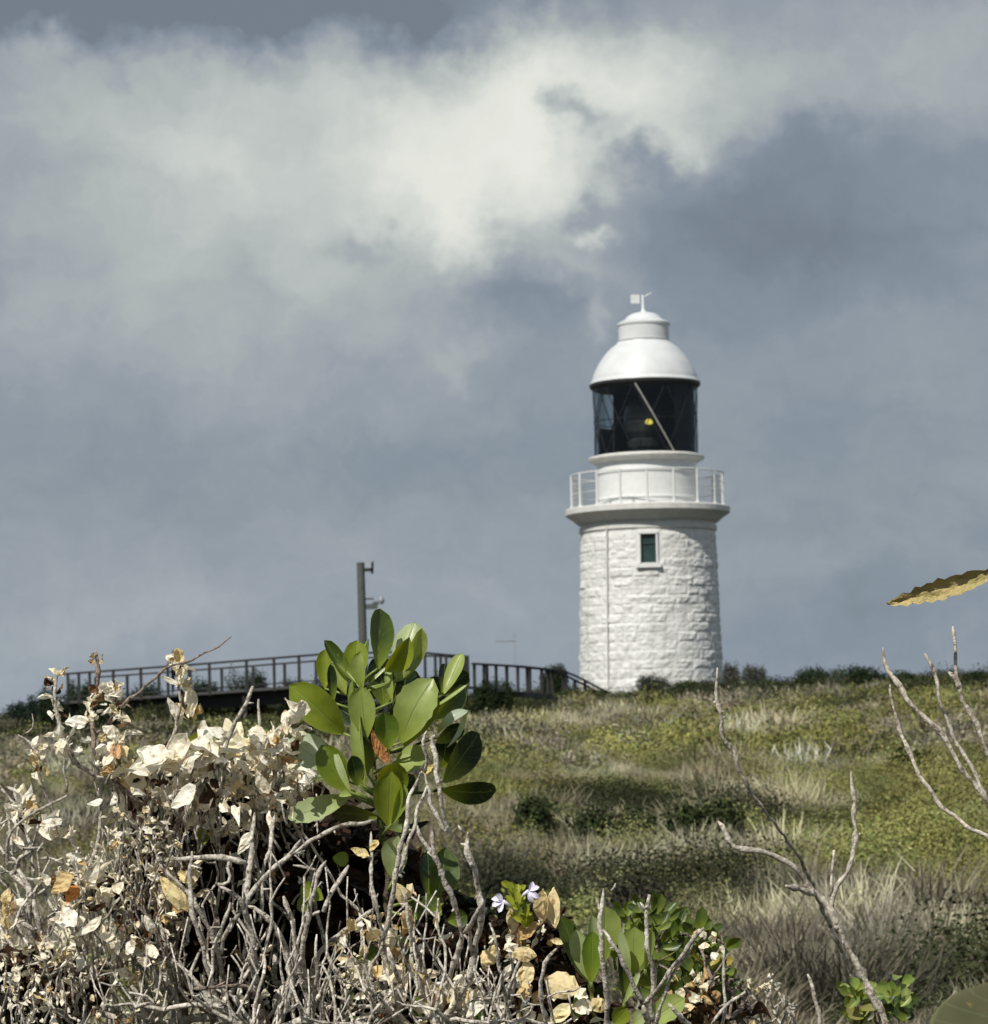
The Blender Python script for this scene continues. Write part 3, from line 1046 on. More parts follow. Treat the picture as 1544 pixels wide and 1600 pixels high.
def t_mound(tid, n, leaf, seed):
    mb = MB()
    v = R.normal(size=(n, 3))
    v[:, 2] = np.abs(v[:, 2]) * .9
    v /= np.linalg.norm(v, axis=1)[:, None]
    lob = R.uniform(.72, 1.05, 12)
    az = ((np.arctan2(v[:, 1], v[:, 0]) / (2 * math.pi) + .5) * 6).astype(int) % 6
    rr_ = R.uniform(.62, 1.05, n) * lob[az + 6 * (v[:, 2] > .55)]
    cen = v * rr_[:, None] * np.array([.5, .5, .46])
    k_ = R.uniform(.72, 1.3, (n, 1))
    cols = np.repeat(k_, 3, 1) * (1 + R.normal(0, .05, (n, 3)))
    quads(mb, cen, R.uniform(.6, 1.4, n) * leaf, v + R.normal(0, .6, (n, 3)) + (0, 0, .3), cols)
    add_t(tid, np.concatenate(mb.v), mb.f, np.concatenate(mb.c))


def t_blades(tid, n, wd, ln, spread, seed):
    Vs, Fs, Cs = [], [], []
    for i in range(n):
        a = R.uniform(0, 6.283)
        r0 = R.uniform(0, .25)
        b0_ = np.array([r0 * math.cos(a), r0 * math.sin(a), R.uniform(-.02, .12)])
        a2 = a + R.normal(0, .8)
        dr = np.array([math.cos(a2) * spread * R.uniform(.2, 1), math.sin(a2) * spread * R.uniform(.2, 1), R.uniform(.6, 1.1)])
        e = b0_ + dr * ln
        mid_ = (b0_ + e) / 2 + np.array([math.cos(a2), math.sin(a2), .4]) * ln * R.normal(0, .22)
        w_ = np.array([-math.sin(a2 + R.normal()), math.cos(a2 + R.normal()), 0]) * wd * .5
        k0 = len(Vs)
        Vs += [b0_ - w_, b0_ + w_, mid_ + w_, mid_ - w_, e + w_ * .3, e - w_ * .3]
        Fs += [(k0, k0 + 1, k0 + 2, k0 + 3), (k0 + 3, k0 + 2, k0 + 4, k0 + 5)]
        c_ = R.uniform(.6, 1.45)
        Cs += [(c_, c_, c_)] * 6
    add_t(tid, np.array(Vs), Fs, np.array(Cs))


# template ids: near 0-5, far 6-11
NV = 12
for i in range(2):
    t_mound(i, 2600, .021, i)
    t_blades(2 + i, 420, .007, .24, 1.15, i)      # grey twiggy
    t_blades(4 + i, 300, .006, .28, .8, i)     # grass
    t_mound(6 + i, 800, .042, i)
    t_blades(8 + i, 180, .016, .26, 1.15, i)
    t_blades(10 + i, 140, .015, .30, .7, i)

# placement
pts_list = []


def strip(y0, y1, sp, lod):
    y = y0
    while y < y1:
        half = .19 * y + 2.5
        n = int(2 * half / sp)
        x = np.linspace(-half, half, n) + R.normal(0, sp * .33, n)
        yy = y + R.normal(0, sp * .33, n)
        pts_list.append(np.stack([x, yy, np.full(n, lod)], 1))
        y += sp


strip(5.5, 12, .55, 0)
strip(12, 48, .30, 0)
strip(48, 90, .42, 1)
strip(90, 166, .62, 1)
pts = np.concatenate(pts_list)
# keep the tower foot clear
keep = np.hypot(pts[:, 0] - LX, pts[:, 1] - LD) > 4.1
for (fx_, fd_, fw_) in FOOT:
    infront_ = (np.abs(pts[:, 0] - fx_) < fw_ * .9) & (pts[:, 1] < fd_) & (pts[:, 1] > fd_ - 3.0) & (fd_ < 60)
    keep &= ~(infront_ & (R.random(len(pts)) < .75))
    keep &= ~((np.abs(pts[:, 0] - fx_) < fw_ * .9) & (np.abs(pts[:, 1] - fd_) < max(fw_ * .8, .4) + .35))
pts = pts[keep]
X, Y, LOD = pts.T
nP = len(X)
Zp = hgt(X, Y) - .03
# patchiness: types and colours from field noise and a few mapped patches
f1 = fbm(X * .22 + 9, Y * .10 + 3, 4)
f2 = fbm(X * .5 + 40, Y * .22 + 8, 4)
f3 = fbm(X * 1.3 + 4, Y * .8 + 70, 3)
PATCH = []   # (px, py, rx px, ry px, type weight green/grey/straw/dark)


def patchw(px, py, rx, ry):
    # work in photo space of the slope, then softened
    u = (X / Y * ca + (Zp - EYE + .15) / Y * sa) * F + 772
    v = 1160 - (-X / Y * sa + (Zp - EYE + .15) / Y * ca) * F
    return np.exp(-(((u - px) / rx) ** 2 + ((v - py) / ry) ** 2))


# every tuft belongs to a shrub-sized clump
cl_ = []
for (y0, y1, sp) in ((5, 30, .85), (30, 60, 1.25), (60, 100, 1.9), (100, 168, 2.6)):
    y = y0
    while y < y1:
        half = .19 * y + 4
        n_ = int(2 * half / sp)
        cl_.append(np.stack([np.linspace(-half, half, n_) + R.normal(0, sp * .4, n_), np.full(n_, y) + R.normal(0, sp * .35, n_), np.full(n_, sp)], 1))
        y += sp * .9
cl_ = np.concatenate(cl_)
cid = np.zeros(nP, int)
cdist = np.zeros(nP)
for a_ in range(0, nP, 2000):
    dd_ = np.hypot(X[a_:a_ + 2000, None] - cl_[None, :, 0], Y[a_:a_ + 2000, None] - cl_[None, :, 1])
    cid[a_:a_ + 2000] = dd_.argmin(1)
    cdist[a_:a_ + 2000] = dd_.min(1)
csp = cl_[cid, 2]
crnd = R.random((len(cl_), 6))
cr_ = crnd[cid]
X0_, Y0_, Z0_ = X.copy(), Y.copy(), Zp.copy()
X, Y = cl_[cid, 0], np.maximum(cl_[cid, 1], 5)       # the mapped patches are read at the clump's centre
Zp = hgt(X, Y)
f1 = fbm(X * .22 + 9, Y * .10 + 3, 4)
f2 = fbm(X * .5 + 40, Y * .22 + 8, 4)
green = (f1 - .5) * 2.2 + .08 + 1.3 * patchw(1420, 1290, 190, 90) + .8 * patchw(1050, 1190, 230, 40) - 1.1 * patchw(1350, 1500, 260, 100) \
    - .9 * patchw(980, 1350, 260, 45) - .7 * patchw(1230, 1270, 110, 45) + .5 * patchw(1100, 1440, 120, 50) + .7 * patchw(1000, 1310, 150, 14)
straw = (f2 - .5) * 2.4 - .50 + 1.0 * patchw(1240, 1265, 110, 40) + .8 * patchw(1200, 1150, 200, 22) + .7 * patchw(850, 1290, 130, 24) \
    + .55 * patchw(1450, 1480, 160, 90) + .6 * patchw(950, 1225, 170, 18) + .5 * patchw(1500, 1400, 90, 40) - .5 * patchw(250, 1150, 300, 50)
dark = (f3 - .5) * .9 - .55 + 1.0 * (Y > 92) * (X > -5) * .75 + 1.1 * patchw(230, 1150, 330, 60) + 1.3 * patchw(1150, 1080, 520, 14) \
    + .5 * patchw(1000, 1420, 330, 40) + 2.2 * patchw(1095, 1268, 110, 24) + 2.0 * patchw(950, 1276, 120, 20) + 1.6 * patchw(850, 1258, 60, 18) + 1.6 * patchw(830, 1390, 130, 26) + 1.2 * patchw(1000, 1390, 90, 22) + 1.4 * patchw(1425, 1188, 60, 14) - .6 * patchw(1000, 1150, 300, 20)
grey = -(f1 - .5) * 1.6 + .12 + .9 * patchw(1350, 1500, 260, 100) + .9 * patchw(980, 1350, 280, 45) + .4 * patchw(1150, 1130, 200, 20)
sc = np.stack([green, grey, straw, dark], 1) + (cr_[:, :4] - .5) * 1.7 + R.normal(0, .10, (nP, 4))
X, Y, Zp = X0_, Y0_, Z0_
typ = sc.argmax(1)
base_cols = np.array([[.190, .198, .082], [.285, .262, .185], [.44, .405, .28], [.062, .072, .034]])
pc_ = base_cols[typ]
lum = R.uniform(.85, 1.2, (nP, 1)) * (.62 + .80 * cr_[:, 4:5]) * (1 + .5 * (f3[:, None] - .5))
pc_ = pc_ * lum * (1 + R.normal(0, .035, (nP, 3)))
# some green mounds are more yellow, some grey ones more purple
yl = (cr_[:, 5] > .7) & (typ == 0)
pc_[yl] *= np.array([1.12, 1.08, .9])
pc_[(f3 > .55) & (typ == 1)] *= np.array([.80, .78, .84])
pc_ = np.clip(pc_, .006, .6)
var = R.integers(0, 2, nP)
kindoff = np.where(typ == 0, 0, np.where(typ == 3, 0, np.where(typ == 1, 2, 4)))
mixed = (R.random(nP) < .22)
kindoff = np.where(mixed & (typ == 0), 2, kindoff)
kindoff = np.where(mixed & (typ == 1) & (LOD == 1), 0, kindoff)
vid = (kindoff + var + LOD * 6).astype(int)
scl = R.uniform(.65, 1.25, nP) * np.where(LOD == 0, .82, np.where(Y > 90, 1.30, 1.05))
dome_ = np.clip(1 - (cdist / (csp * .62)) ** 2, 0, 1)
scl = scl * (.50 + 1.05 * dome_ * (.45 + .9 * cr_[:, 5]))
scl = scl * np.where(Y > 122, np.where(typ == 3, .9, .55), 1.0)
scl = scl * np.where((Y > 88) & (Y < 116) & (X < 3), .45, 1.0) * np.where(typ == 3, 1.1, 1.0) * np.clip((Y - 2) / 12, .5, 1)

me = bpy.data.meshes.new('heath')
VT = np.concatenate(TV)
nT = len(VT)
allV = np.concatenate([VT + np.array([0, 0, 0]), np.stack([X, Y, Zp], 1)])
me.from_pydata(allV.tolist(), [], TF)


def attr(nm, typ_, vals, key):
    at = me.attributes.new(nm, typ_, 'POINT')
    at.data.foreach_set(key, np.ascontiguousarray(vals).ravel())


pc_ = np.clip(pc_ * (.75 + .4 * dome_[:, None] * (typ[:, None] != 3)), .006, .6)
cc = np.ones((len(allV), 4), np.float32)
cc[:nT, :3] = np.clip(np.concatenate(TC), 0, 3)
attr('col', 'FLOAT_COLOR', cc, 'color')
pcx = np.ones((len(allV), 4), np.float32)
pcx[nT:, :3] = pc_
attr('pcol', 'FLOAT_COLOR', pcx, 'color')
attr('tid', 'INT', np.concatenate([np.concatenate(TID), vid + 100]).astype(np.int32), 'value')
attr('scl', 'FLOAT', np.concatenate([np.ones(nT), scl]).astype(np.float32), 'value')
rot = np.zeros((len(allV), 3), np.float32)
rot[nT:, 2] = R.uniform(0, 6.283, nP)
rot[nT:, 0] = R.normal(0, .15, nP)
rot[nT:, 1] = R.normal(0, .15, nP)
attr('rot', 'FLOAT_VECTOR', rot, 'vector')
me.materials.append(M_heath)
heath = bpy.data.objects.new('heath', me)
C.objects.link(heath)
tag(heath, 'low coastal heath of green, grey and straw tufts covering the hillside', 'heath', kind='stuff')
ng = bpy.data.node_groups.new('heath_tufts', 'GeometryNodeTree')
ng.interface.new_socket('Geometry', in_out='INPUT', socket_type='NodeSocketGeometry')
ng.interface.new_socket('Geometry', in_out='OUTPUT', socket_type='NodeSocketGeometry')
gi = ng.nodes.new('NodeGroupInput')
go = ng.nodes.new('NodeGroupOutput')
jn = ng.nodes.new('GeometryNodeJoinGeometry')


def named(nm, dt):
    n_ = ng.nodes.new('GeometryNodeInputNamedAttribute')
    n_.data_type = dt
    n_.inputs[0].default_value = nm
    return n_.outputs[0]


a_tid, a_scl, a_rot = named('tid', 'INT'), named('scl', 'FLOAT'), named('rot', 'FLOAT_VECTOR')


def eq(v):
    n_ = ng.nodes.new('FunctionNodeCompare')
    n_.data_type = 'INT'
    n_.operation = 'EQUAL'
    ii = [s for s in n_.inputs if s.type == 'INT']
    ng.links.new(a_tid, ii[0])
    ii[1].default_value = v
    return n_.outputs[0]


for i in range(NV):
    s1 = ng.nodes.new('GeometryNodeSeparateGeometry')
    s1.domain = 'POINT'
    ng.links.new(gi.outputs[0], s1.inputs[0])
    ng.links.new(eq(i), s1.inputs[1])
    s2 = ng.nodes.new('GeometryNodeSeparateGeometry')
    s2.domain = 'POINT'
    ng.links.new(gi.outputs[0], s2.inputs[0])
    ng.links.new(eq(i + 100), s2.inputs[1])
    io = ng.nodes.new('GeometryNodeInstanceOnPoints')
    ng.links.new(s2.outputs[0], io.inputs['Points'])
    ng.links.new(s1.outputs[0], io.inputs['Instance'])
    ng.links.new(a_rot, io.inputs['Rotation'])
    ng.links.new(a_scl, io.inputs['Scale'])
    ng.links.new(io.outputs[0], jn.inputs[0])
ng.links.new(jn.outputs[0], go.inputs[0])
md = heath.modifiers.new('tufts', 'NODES')
md.node_group = ng

#FOREGROUND
# ================================================================== foreground plants
def gz_at(p):
    return float(hgt(p[0], p[1]))


BARK = np.array([.55, .525, .475])
BARKD = np.array([.22, .18, .155])
CREAM = [(.94, .90, .78), (.92, .87, .72), (.90, .84, .66), (.94, .92, .84)]
TAN = [(.70, .54, .28), (.78, .64, .36), (.62, .42, .20), (.82, .70, .42)]
BROWN = [(.13, .07, .035), (.08, .045, .026), (.20, .11, .05), (.05, .035, .022)]
ROT_SHADE = [(.030, .020, .013), (.045, .027, .016), (.02, .015, .011), (.07, .035, .018)]  # decayed leaves, darkened so the shade inside the shrubs is in the colour


def pick(*pals):
    """pals: (palette, weight)"""
    ws = np.array([q[1] for q in pals], float)
    pal = pals[int(R.choice(len(pals), p=ws / ws.sum()))][0]
    return np.array(pal[int(R.integers(len(pal)))]) * R.uniform(.88, 1.08)


def wiggly(a, b, n, amp):
    a, b = np.asarray(a, float), np.asarray(b, float)
    L = float(np.linalg.norm(b - a))
    s = np.linspace(0, 1, n)
    pts_ = a + (b - a) * s[:, None]
    if n > 2:
        pts_[1:-1] += R.normal(0, amp * L, (n - 2, 3))
    return pts_


def twig_line(mb, pl, scale=1.0, col=BARK, knob=.16, sides=7):
    """pl: list of (px, py, radius px, depth): knobbly twig through those points"""
    pts_ = [P(x, y, d) for (x, y, r, d) in pl]
    rad_ = [r / F * d * scale * .70 for (x, y, r, d) in pl]
    op, orr = [], []
    for i in range(len(pts_) - 1):
        L = np.linalg.norm(pts_[i + 1] - pts_[i])
        k_ = max(2, int(L / .006))
        for j in range(k_):
            s = j / k_
            op.append(pts_[i] * (1 - s) + pts_[i + 1] * s + R.normal(0, .0013, 3) * (j > 0))
            r_ = rad_[i] * (1 - s) + rad_[i + 1] * s
            orr.append(r_ * (1 + R.normal(0, knob * .5) + (knob * 2.4 if R.random() < .2 else 0)))
    op.append(pts_[-1])
    orr.append(rad_[-1])
    op = np.array(op)
    # smooth the corners a little
    for _ in range(1):
        op[1:-1] = op[1:-1] * .5 + (op[:-2] + op[2:]) * .25
    orr[0] *= .55
    cl = np.array([col * R.uniform(.7, 1.2) for _ in op])
    mb.tube(op, orr, sides, cl)
    return op, orr


def stubs(mb, op, orr, n, ln=(.004, .014), col=BARK):
    for _ in range(n):
        i = int(R.integers(1, len(op) - 1))
        d = nrm(nrm(op[min(i + 1, len(op) - 1)] - op[i - 1]) * R.choice([-1, 1]) * .5 + nrm(R.normal(size=3)) * [1, .5, 1])
        L = R.uniform(*ln)
        mb.tube([op[i], op[i] + d * L * .6, op[i] + d * L], [orr[i] * .75, orr[i] * .6, orr[i] * .45], 5, col * R.uniform(.8, 1.1))


def crumple(mb, p, size, col, n_=None, kind='ov', ratio=None, axis=None):
    """one dead leaf attached at p"""
    ax = nrm(R.normal(size=3) + np.array([0, 0, .2])) if axis is None else nrm(axis)
    tip = p + ax * size
    no_ = nrm(R.normal(size=3) + np.array([-.5, -1.0, .7])) if n_ is None else n_
    mb.leaf(p, tip, size * (R.uniform(.3, .85) if ratio is None else ratio), no_, cup=R.uniform(-1.2, 1.7), bend=R.uniform(-.25, .35),
            curl=R.uniform(-.7, .8), nu=5, nv=4, kind=('ov', 'ob', 'st')[int(R.integers(3))], ruf=.115, col=col)


def grow(base, targets, down=.6):
    """connect targets into one branching skeleton; returns nodes, parent index"""
    order = np.argsort(np.linalg.norm(targets - base, axis=1))
    nodes = [np.asarray(base, float)]
    par = [-1]
    for i in order:
        t_ = targets[i]
        N = np.array(nodes)
        dv = t_ - N
        L = np.linalg.norm(dv, axis=1) + 1e-9
        cosz = dv[:, 2] / L
        cost = L * (1 + down * (1 - cosz)) + .004
        j = int(np.argmin(cost))
        if L[j] < .004:
            continue
        # mid nodes so that later twigs can fork off
        k_ = max(1, int(L[j] / .022))
        prev = j
        q0 = nodes[j]
        for s in range(1, k_ + 1):
            q_ = q0 + (t_ - q0) * s / k_
            if s < k_:
                q_ = q_ + R.normal(0, .0022, 3)
            nodes.append(q_)
            par.append(prev)
            prev = len(nodes) - 1
    return np.array(nodes), np.array(par)


def skeleton(mb, nodes, par, r0=.00075, e=.40, rmax=.0055, col=BARK, colvar=.2, darkp=.2, sides=6):
    n = len(nodes)
    cnt = np.ones(n)
    for i in range(n - 1, 0, -1):
        cnt[par[i]] += cnt[i]
    rad_ = np.minimum(r0 * cnt ** e, rmax)
    dark_ = np.zeros(n, bool)
    for i in range(1, n):
        p = par[i]
        dark_[i] = dark_[p] if R.random() < .9 else (R.random() < darkp)
        c_ = (BARKD if dark_[i] else col) * R.uniform(1 - colvar, 1 + colvar)
        a, b_ = nodes[p], nodes[i]
        ra = min(rad_[p], rad_[i] * 1.25)
        m1 = a * .5 + b_ * .5 + R.normal(0, .0009, 3)
        k1 = 1.0 + (0.35 if R.random() < .25 else 0)
        mb.tube([a, m1, b_], [ra, (ra + rad_[i]) / 2 * .95, rad_[i] * k1], sides, c_, cap=(cnt[i] < 2))
    return cnt, rad_


def region_targets(regs):
    out = []
    for (cx, cy, rx, ry, d0, d1, n) in regs:
        for _ in range(n):
            a, r_ = R.uniform(0, 6.283), math.sqrt(R.random())
            out.append(P(cx + rx * r_ * math.cos(a), cy + ry * r_ * math.sin(a), R.uniform(d0, d1)))
    return np.array(out)


def trunks(mb, p, r_, n=1, col=BARKD):
    """stem from p down to the soil"""
    gz_ = gz_at(p)
    for k_ in range(n):
        q_ = np.array([p[0] + R.uniform(-.08, .08) * (n > 1), p[1] + R.uniform(-.05, .08), gz_ - .05])
        m1 = (p + q_) / 2 + R.normal(0, .02, 3)
        mb.tube([q_, m1, p], [r_ * 1.6, r_ * 1.25, r_], 8, col)
    return q_


def leaf_px(mb, bx, by, tx, ty, wpx, d=2.8, db=0.0, dt=0.0, nx=0.0, nz=0.2, col=(.09, .15, .02), **kw):
    """leaf traced from base px to tip px; normal leans by nx (right +) and nz (up +) from facing us"""
    b_ = P(bx, by, d + db)
    t_ = P(tx, ty, d + dt)
    mb.leaf(b_, t_, wpx / F * d * kw.pop('wide', 1.0), np.array([nx, -1.0, nz]), nu=kw.pop('nu', 12), nv=kw.pop('nv', 8), col=col, **kw)


# ------------------------------------------------------------------ green rosette shoot
gr = P(590, 1290, 2.78)
gbase = np.array([gr[0] + .01, gr[1] + .06, gz_at(gr)])
green_sh = thing('green_leafy_shrub', 'tall shoot of broad glossy green leaves standing above the dead twigs', 'shrub', gbase)
G1, G2, G3, G4 = (.20, .255, .022), (.31, .385, .11), (.070, .110, .018), (.44, .52, .27)
GD = (.016, .032, .008)  # near-black green for shaded and rear leaves, the shade put into their colour
SV = (.50, .58, .46)
D = 2.78
leaves = [
    # bx,by, tx,ty, w, db, dt, nx, nz, col, kw
    (590, 1045, 591, 952, 42, .0, .02, .9, -.6, G3, dict(cup=.3)),
    (622, 1064, 641, 970, 54, .03, .03, -.35, .5, G4, dict(cup=-.25, serr=.05)),
    (634, 1060, 663, 985, 26, .035, .02, .9, .0, G2, dict(cup=.2)),
    (603, 1048, 640, 999, 34, .0, -.02, .2, -.5, G1, dict(cup=.7, bend=.1)),
    (552, 1072, 558, 1000, 38, .01, .01, .1, -.1, G1, dict(cup=.2)),
    (567, 1076, 562, 1018, 24, -.01, -.02, -.6, .2, G2, dict(cup=.5)),
    (558, 1068, 510, 997, 20, .0, .0, .7, -.1, G3, dict(cup=.7, bend=-.18)),
    (508, 1076, 508, 1014, 25, .02, .02, -.2, .1, G1, dict(cup=.4)),
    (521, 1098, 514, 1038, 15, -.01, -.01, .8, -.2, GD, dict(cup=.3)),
    (540, 1084, 517, 1036, 24, .01, .01, .2, .3, G2, dict(cup=.4)),
    (537, 1146, 457, 1072, 56, .0, -.03, .0, .15, G1, dict(cup=.22, curl=-.12, bend=.06)),
    (573, 1152, 564, 1072, 42, -.02, -.03, -.2, .2, G2, dict(cup=.35)),
    (553, 1144, 547, 1062, 10, -.02, -.02, -.8, .0, (.16, .22, .03), dict(cup=.5)),
    (570, 1228, 549, 1098, 20, -.02, -.03, -.5, .2, G2, dict(cup=.6, kind='ov')),
    (574, 1210, 570, 1110, 26, -.01, -.02, .9, -.3, GD, dict(cup=.4)),
    (627, 1160, 669, 1062, 64, -.02, -.04, -.15, .45, G2, dict(cup=.25, serr=.05, bend=.05)),
    (632, 1166, 676, 1080, 40, -.012, -.02, .7, -.1, G1, dict(cup=.1)),
    (608, 1170, 600, 1111, 38, -.04, -.05, .1, .2, (.10, .17, .018), dict(cup=.4)),
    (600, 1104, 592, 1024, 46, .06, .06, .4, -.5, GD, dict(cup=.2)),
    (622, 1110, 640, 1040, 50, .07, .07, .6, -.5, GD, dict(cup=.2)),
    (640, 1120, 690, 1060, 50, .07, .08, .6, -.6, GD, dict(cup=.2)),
    (613, 1097, 604, 1040, 13, .0, .0, -.3, .3, G2, dict(cup=.4)),
    (577, 1069, 603, 1041, 5, -.01, -.01, 0, .4, G4, dict(cup=.2)),
    (694, 1084, 723, 1021, 25, .02, .03, -.4, .4, G2, dict(cup=.2)),
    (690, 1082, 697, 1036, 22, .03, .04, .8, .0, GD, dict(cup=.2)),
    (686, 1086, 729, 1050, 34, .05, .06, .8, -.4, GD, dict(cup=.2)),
    (676, 1124, 734, 1076, 34, .01, .02, .5, -.6, G3, dict(cup=.25)),
    (672, 1110, 732, 1072, 7, .0, .01, -.3, .8, G2, dict(cup=.2)),
    (684, 1146, 730, 1108, 20, -.01, -.01, -.3, .9, SV, dict(cup=.3, bend=.1)),
    (699, 1168, 730, 1108, 9, -.02, -.01, -.2, .7, SV, dict(cup=.5, bend=-.25)),
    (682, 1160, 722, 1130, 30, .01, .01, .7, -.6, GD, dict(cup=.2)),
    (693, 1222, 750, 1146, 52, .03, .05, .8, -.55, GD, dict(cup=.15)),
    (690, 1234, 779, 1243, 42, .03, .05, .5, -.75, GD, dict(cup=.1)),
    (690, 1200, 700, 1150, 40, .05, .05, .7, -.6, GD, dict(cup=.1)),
    (618, 1190, 672, 1184, 46, .0, -.01, -.2, .5, G2, dict(cup=.2, kind='ov')),
    (606, 1252, 620, 1184, 48, -.01, -.04, .1, -.05, G1, dict(cup=.25)),
    (607, 1290, 610, 1208, 46, -.03, -.05, -.15, .15, G1, dict(cup=.35)),
    (612, 1288, 635, 1228, 18, -.045, -.05, .7, .2, (.20, .27, .03), dict(cup=.4)),
    (533, 1218, 456, 1152, 58, .0, -.01, -.35, .75, SV, dict(cup=.2, ruf=.01)),
    (541, 1238, 503, 1166, 46, -.02, -.03, .1, -.05, (.13, .19, .012), dict(cup=.3)),
    (548, 1238, 521, 1174, 12, -.03, -.03, -.6, .4, G4, dict(cup=.3)),
    (560, 1228, 549, 1180, 25, -.02, -.03, .6, -.2, GD, dict(cup=.2)),
    (548, 1244, 449, 1282, 40, .0, -.02, -.2, .4, G4, dict(cup=.2, serr=.06)),
    (592, 1276, 520, 1268, 38, .03, .05, .3, -.5, (.06, .06, .025), dict(cup=.2)),
    (560, 1238, 530, 1242, 14, -.02, -.03, .0, .6, G2, dict(cup=.4)),
    (614, 1374, 622, 1306, 42, .02, .0, -.25, .25, G4, dict(cup=.3)),
    (676, 1424, 702, 1326, 46, .03, .03, .5, -.2, G3, dict(cup=.3)),
    (668, 1400, 672, 1330, 34, .05, .05, .7, -.3, GD, dict(cup=.2)),
    (640, 1300, 600, 1260, 40, .06, .07, .5, -.5, GD, dict(cup=.2)),
    (576, 1130, 530, 1110, 36, .06, .07, .3, -.4, GD, dict(cup=.2)),
    (620, 1240, 650, 1215, 40, .05, .05, .5, -.6, GD, dict(cup=.2)),
    (575, 1000, 560, 1040, 16, .04, .04, .3, .0, G3, dict(cup=.2)),
]
axis_pts = [(566, 1060, 3, D), (572, 1110, 4, D), (578, 1150, 5, D + .01), (584, 1200, 6, D + .02), (592, 1260, 6.5, D + .02), (600, 1320, 7, D + .03)]
mb = MB()
twig_line(mb, axis_pts, col=np.array([.12, .12, .05]))
twig_line(mb, [(600, 1320, 7, D + .03), (606, 1420, 8, D + .04), (612, 1560, 8, D + .05), (616, 1700, 9, D + .06)], col=np.array([.13, .11, .08]))
for (a, b_, e_) in [((580, 1180), (640, 1170), (690, 1150)), ((586, 1220), (650, 1240), (692, 1232)), ((600, 1320), (640, 1400), (672, 1430)),
                    ((578, 1160), (610, 1120), (625, 1070)), ((575, 1130), (640, 1110), (694, 1086))]:
    twig_line(mb, [(a[0], a[1], 4, D + .03), (b_[0], b_[1], 3.5, D + .05), (e_[0], e_[1], 3, D + .03)], col=np.array([.10, .12, .04]))
trunks(mb, P(616, 1700, D + .06), .006)
mb.build('stem', M_bark, green_sh, smooth=True)
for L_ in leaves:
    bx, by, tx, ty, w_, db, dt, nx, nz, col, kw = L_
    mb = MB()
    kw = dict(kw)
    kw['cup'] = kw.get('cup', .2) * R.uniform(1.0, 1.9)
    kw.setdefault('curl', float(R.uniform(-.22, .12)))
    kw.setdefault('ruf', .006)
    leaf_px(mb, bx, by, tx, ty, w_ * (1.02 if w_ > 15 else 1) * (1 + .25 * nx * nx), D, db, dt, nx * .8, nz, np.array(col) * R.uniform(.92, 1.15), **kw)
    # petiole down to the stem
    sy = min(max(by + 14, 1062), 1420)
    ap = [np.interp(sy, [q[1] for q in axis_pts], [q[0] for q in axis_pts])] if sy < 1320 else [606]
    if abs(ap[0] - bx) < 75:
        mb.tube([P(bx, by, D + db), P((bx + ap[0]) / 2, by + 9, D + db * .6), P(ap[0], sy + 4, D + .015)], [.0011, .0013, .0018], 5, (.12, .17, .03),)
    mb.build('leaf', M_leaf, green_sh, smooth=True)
mb = MB()
leaf_px(mb, 607, 1192, 582, 1140, 22, D, -.03, -.04, -.2, .3, (.62, .30, .12), cup=.6, ruf=.03, kind='ov')
tag(mb.build('dead_leaf', M_dead, green_sh), 'withered orange leaf in the middle of the green rosette')
mb = MB()
leaf_px(mb, 661, 1208, 678, 1196, 12, D, -.02, -.03, 0, .3, (.75, .65, .25), cup=.3, ruf=.03, kind='ov')
tag(mb.build('dead_leaf', M_dead, green_sh), 'small yellow leaf low on the rosette')

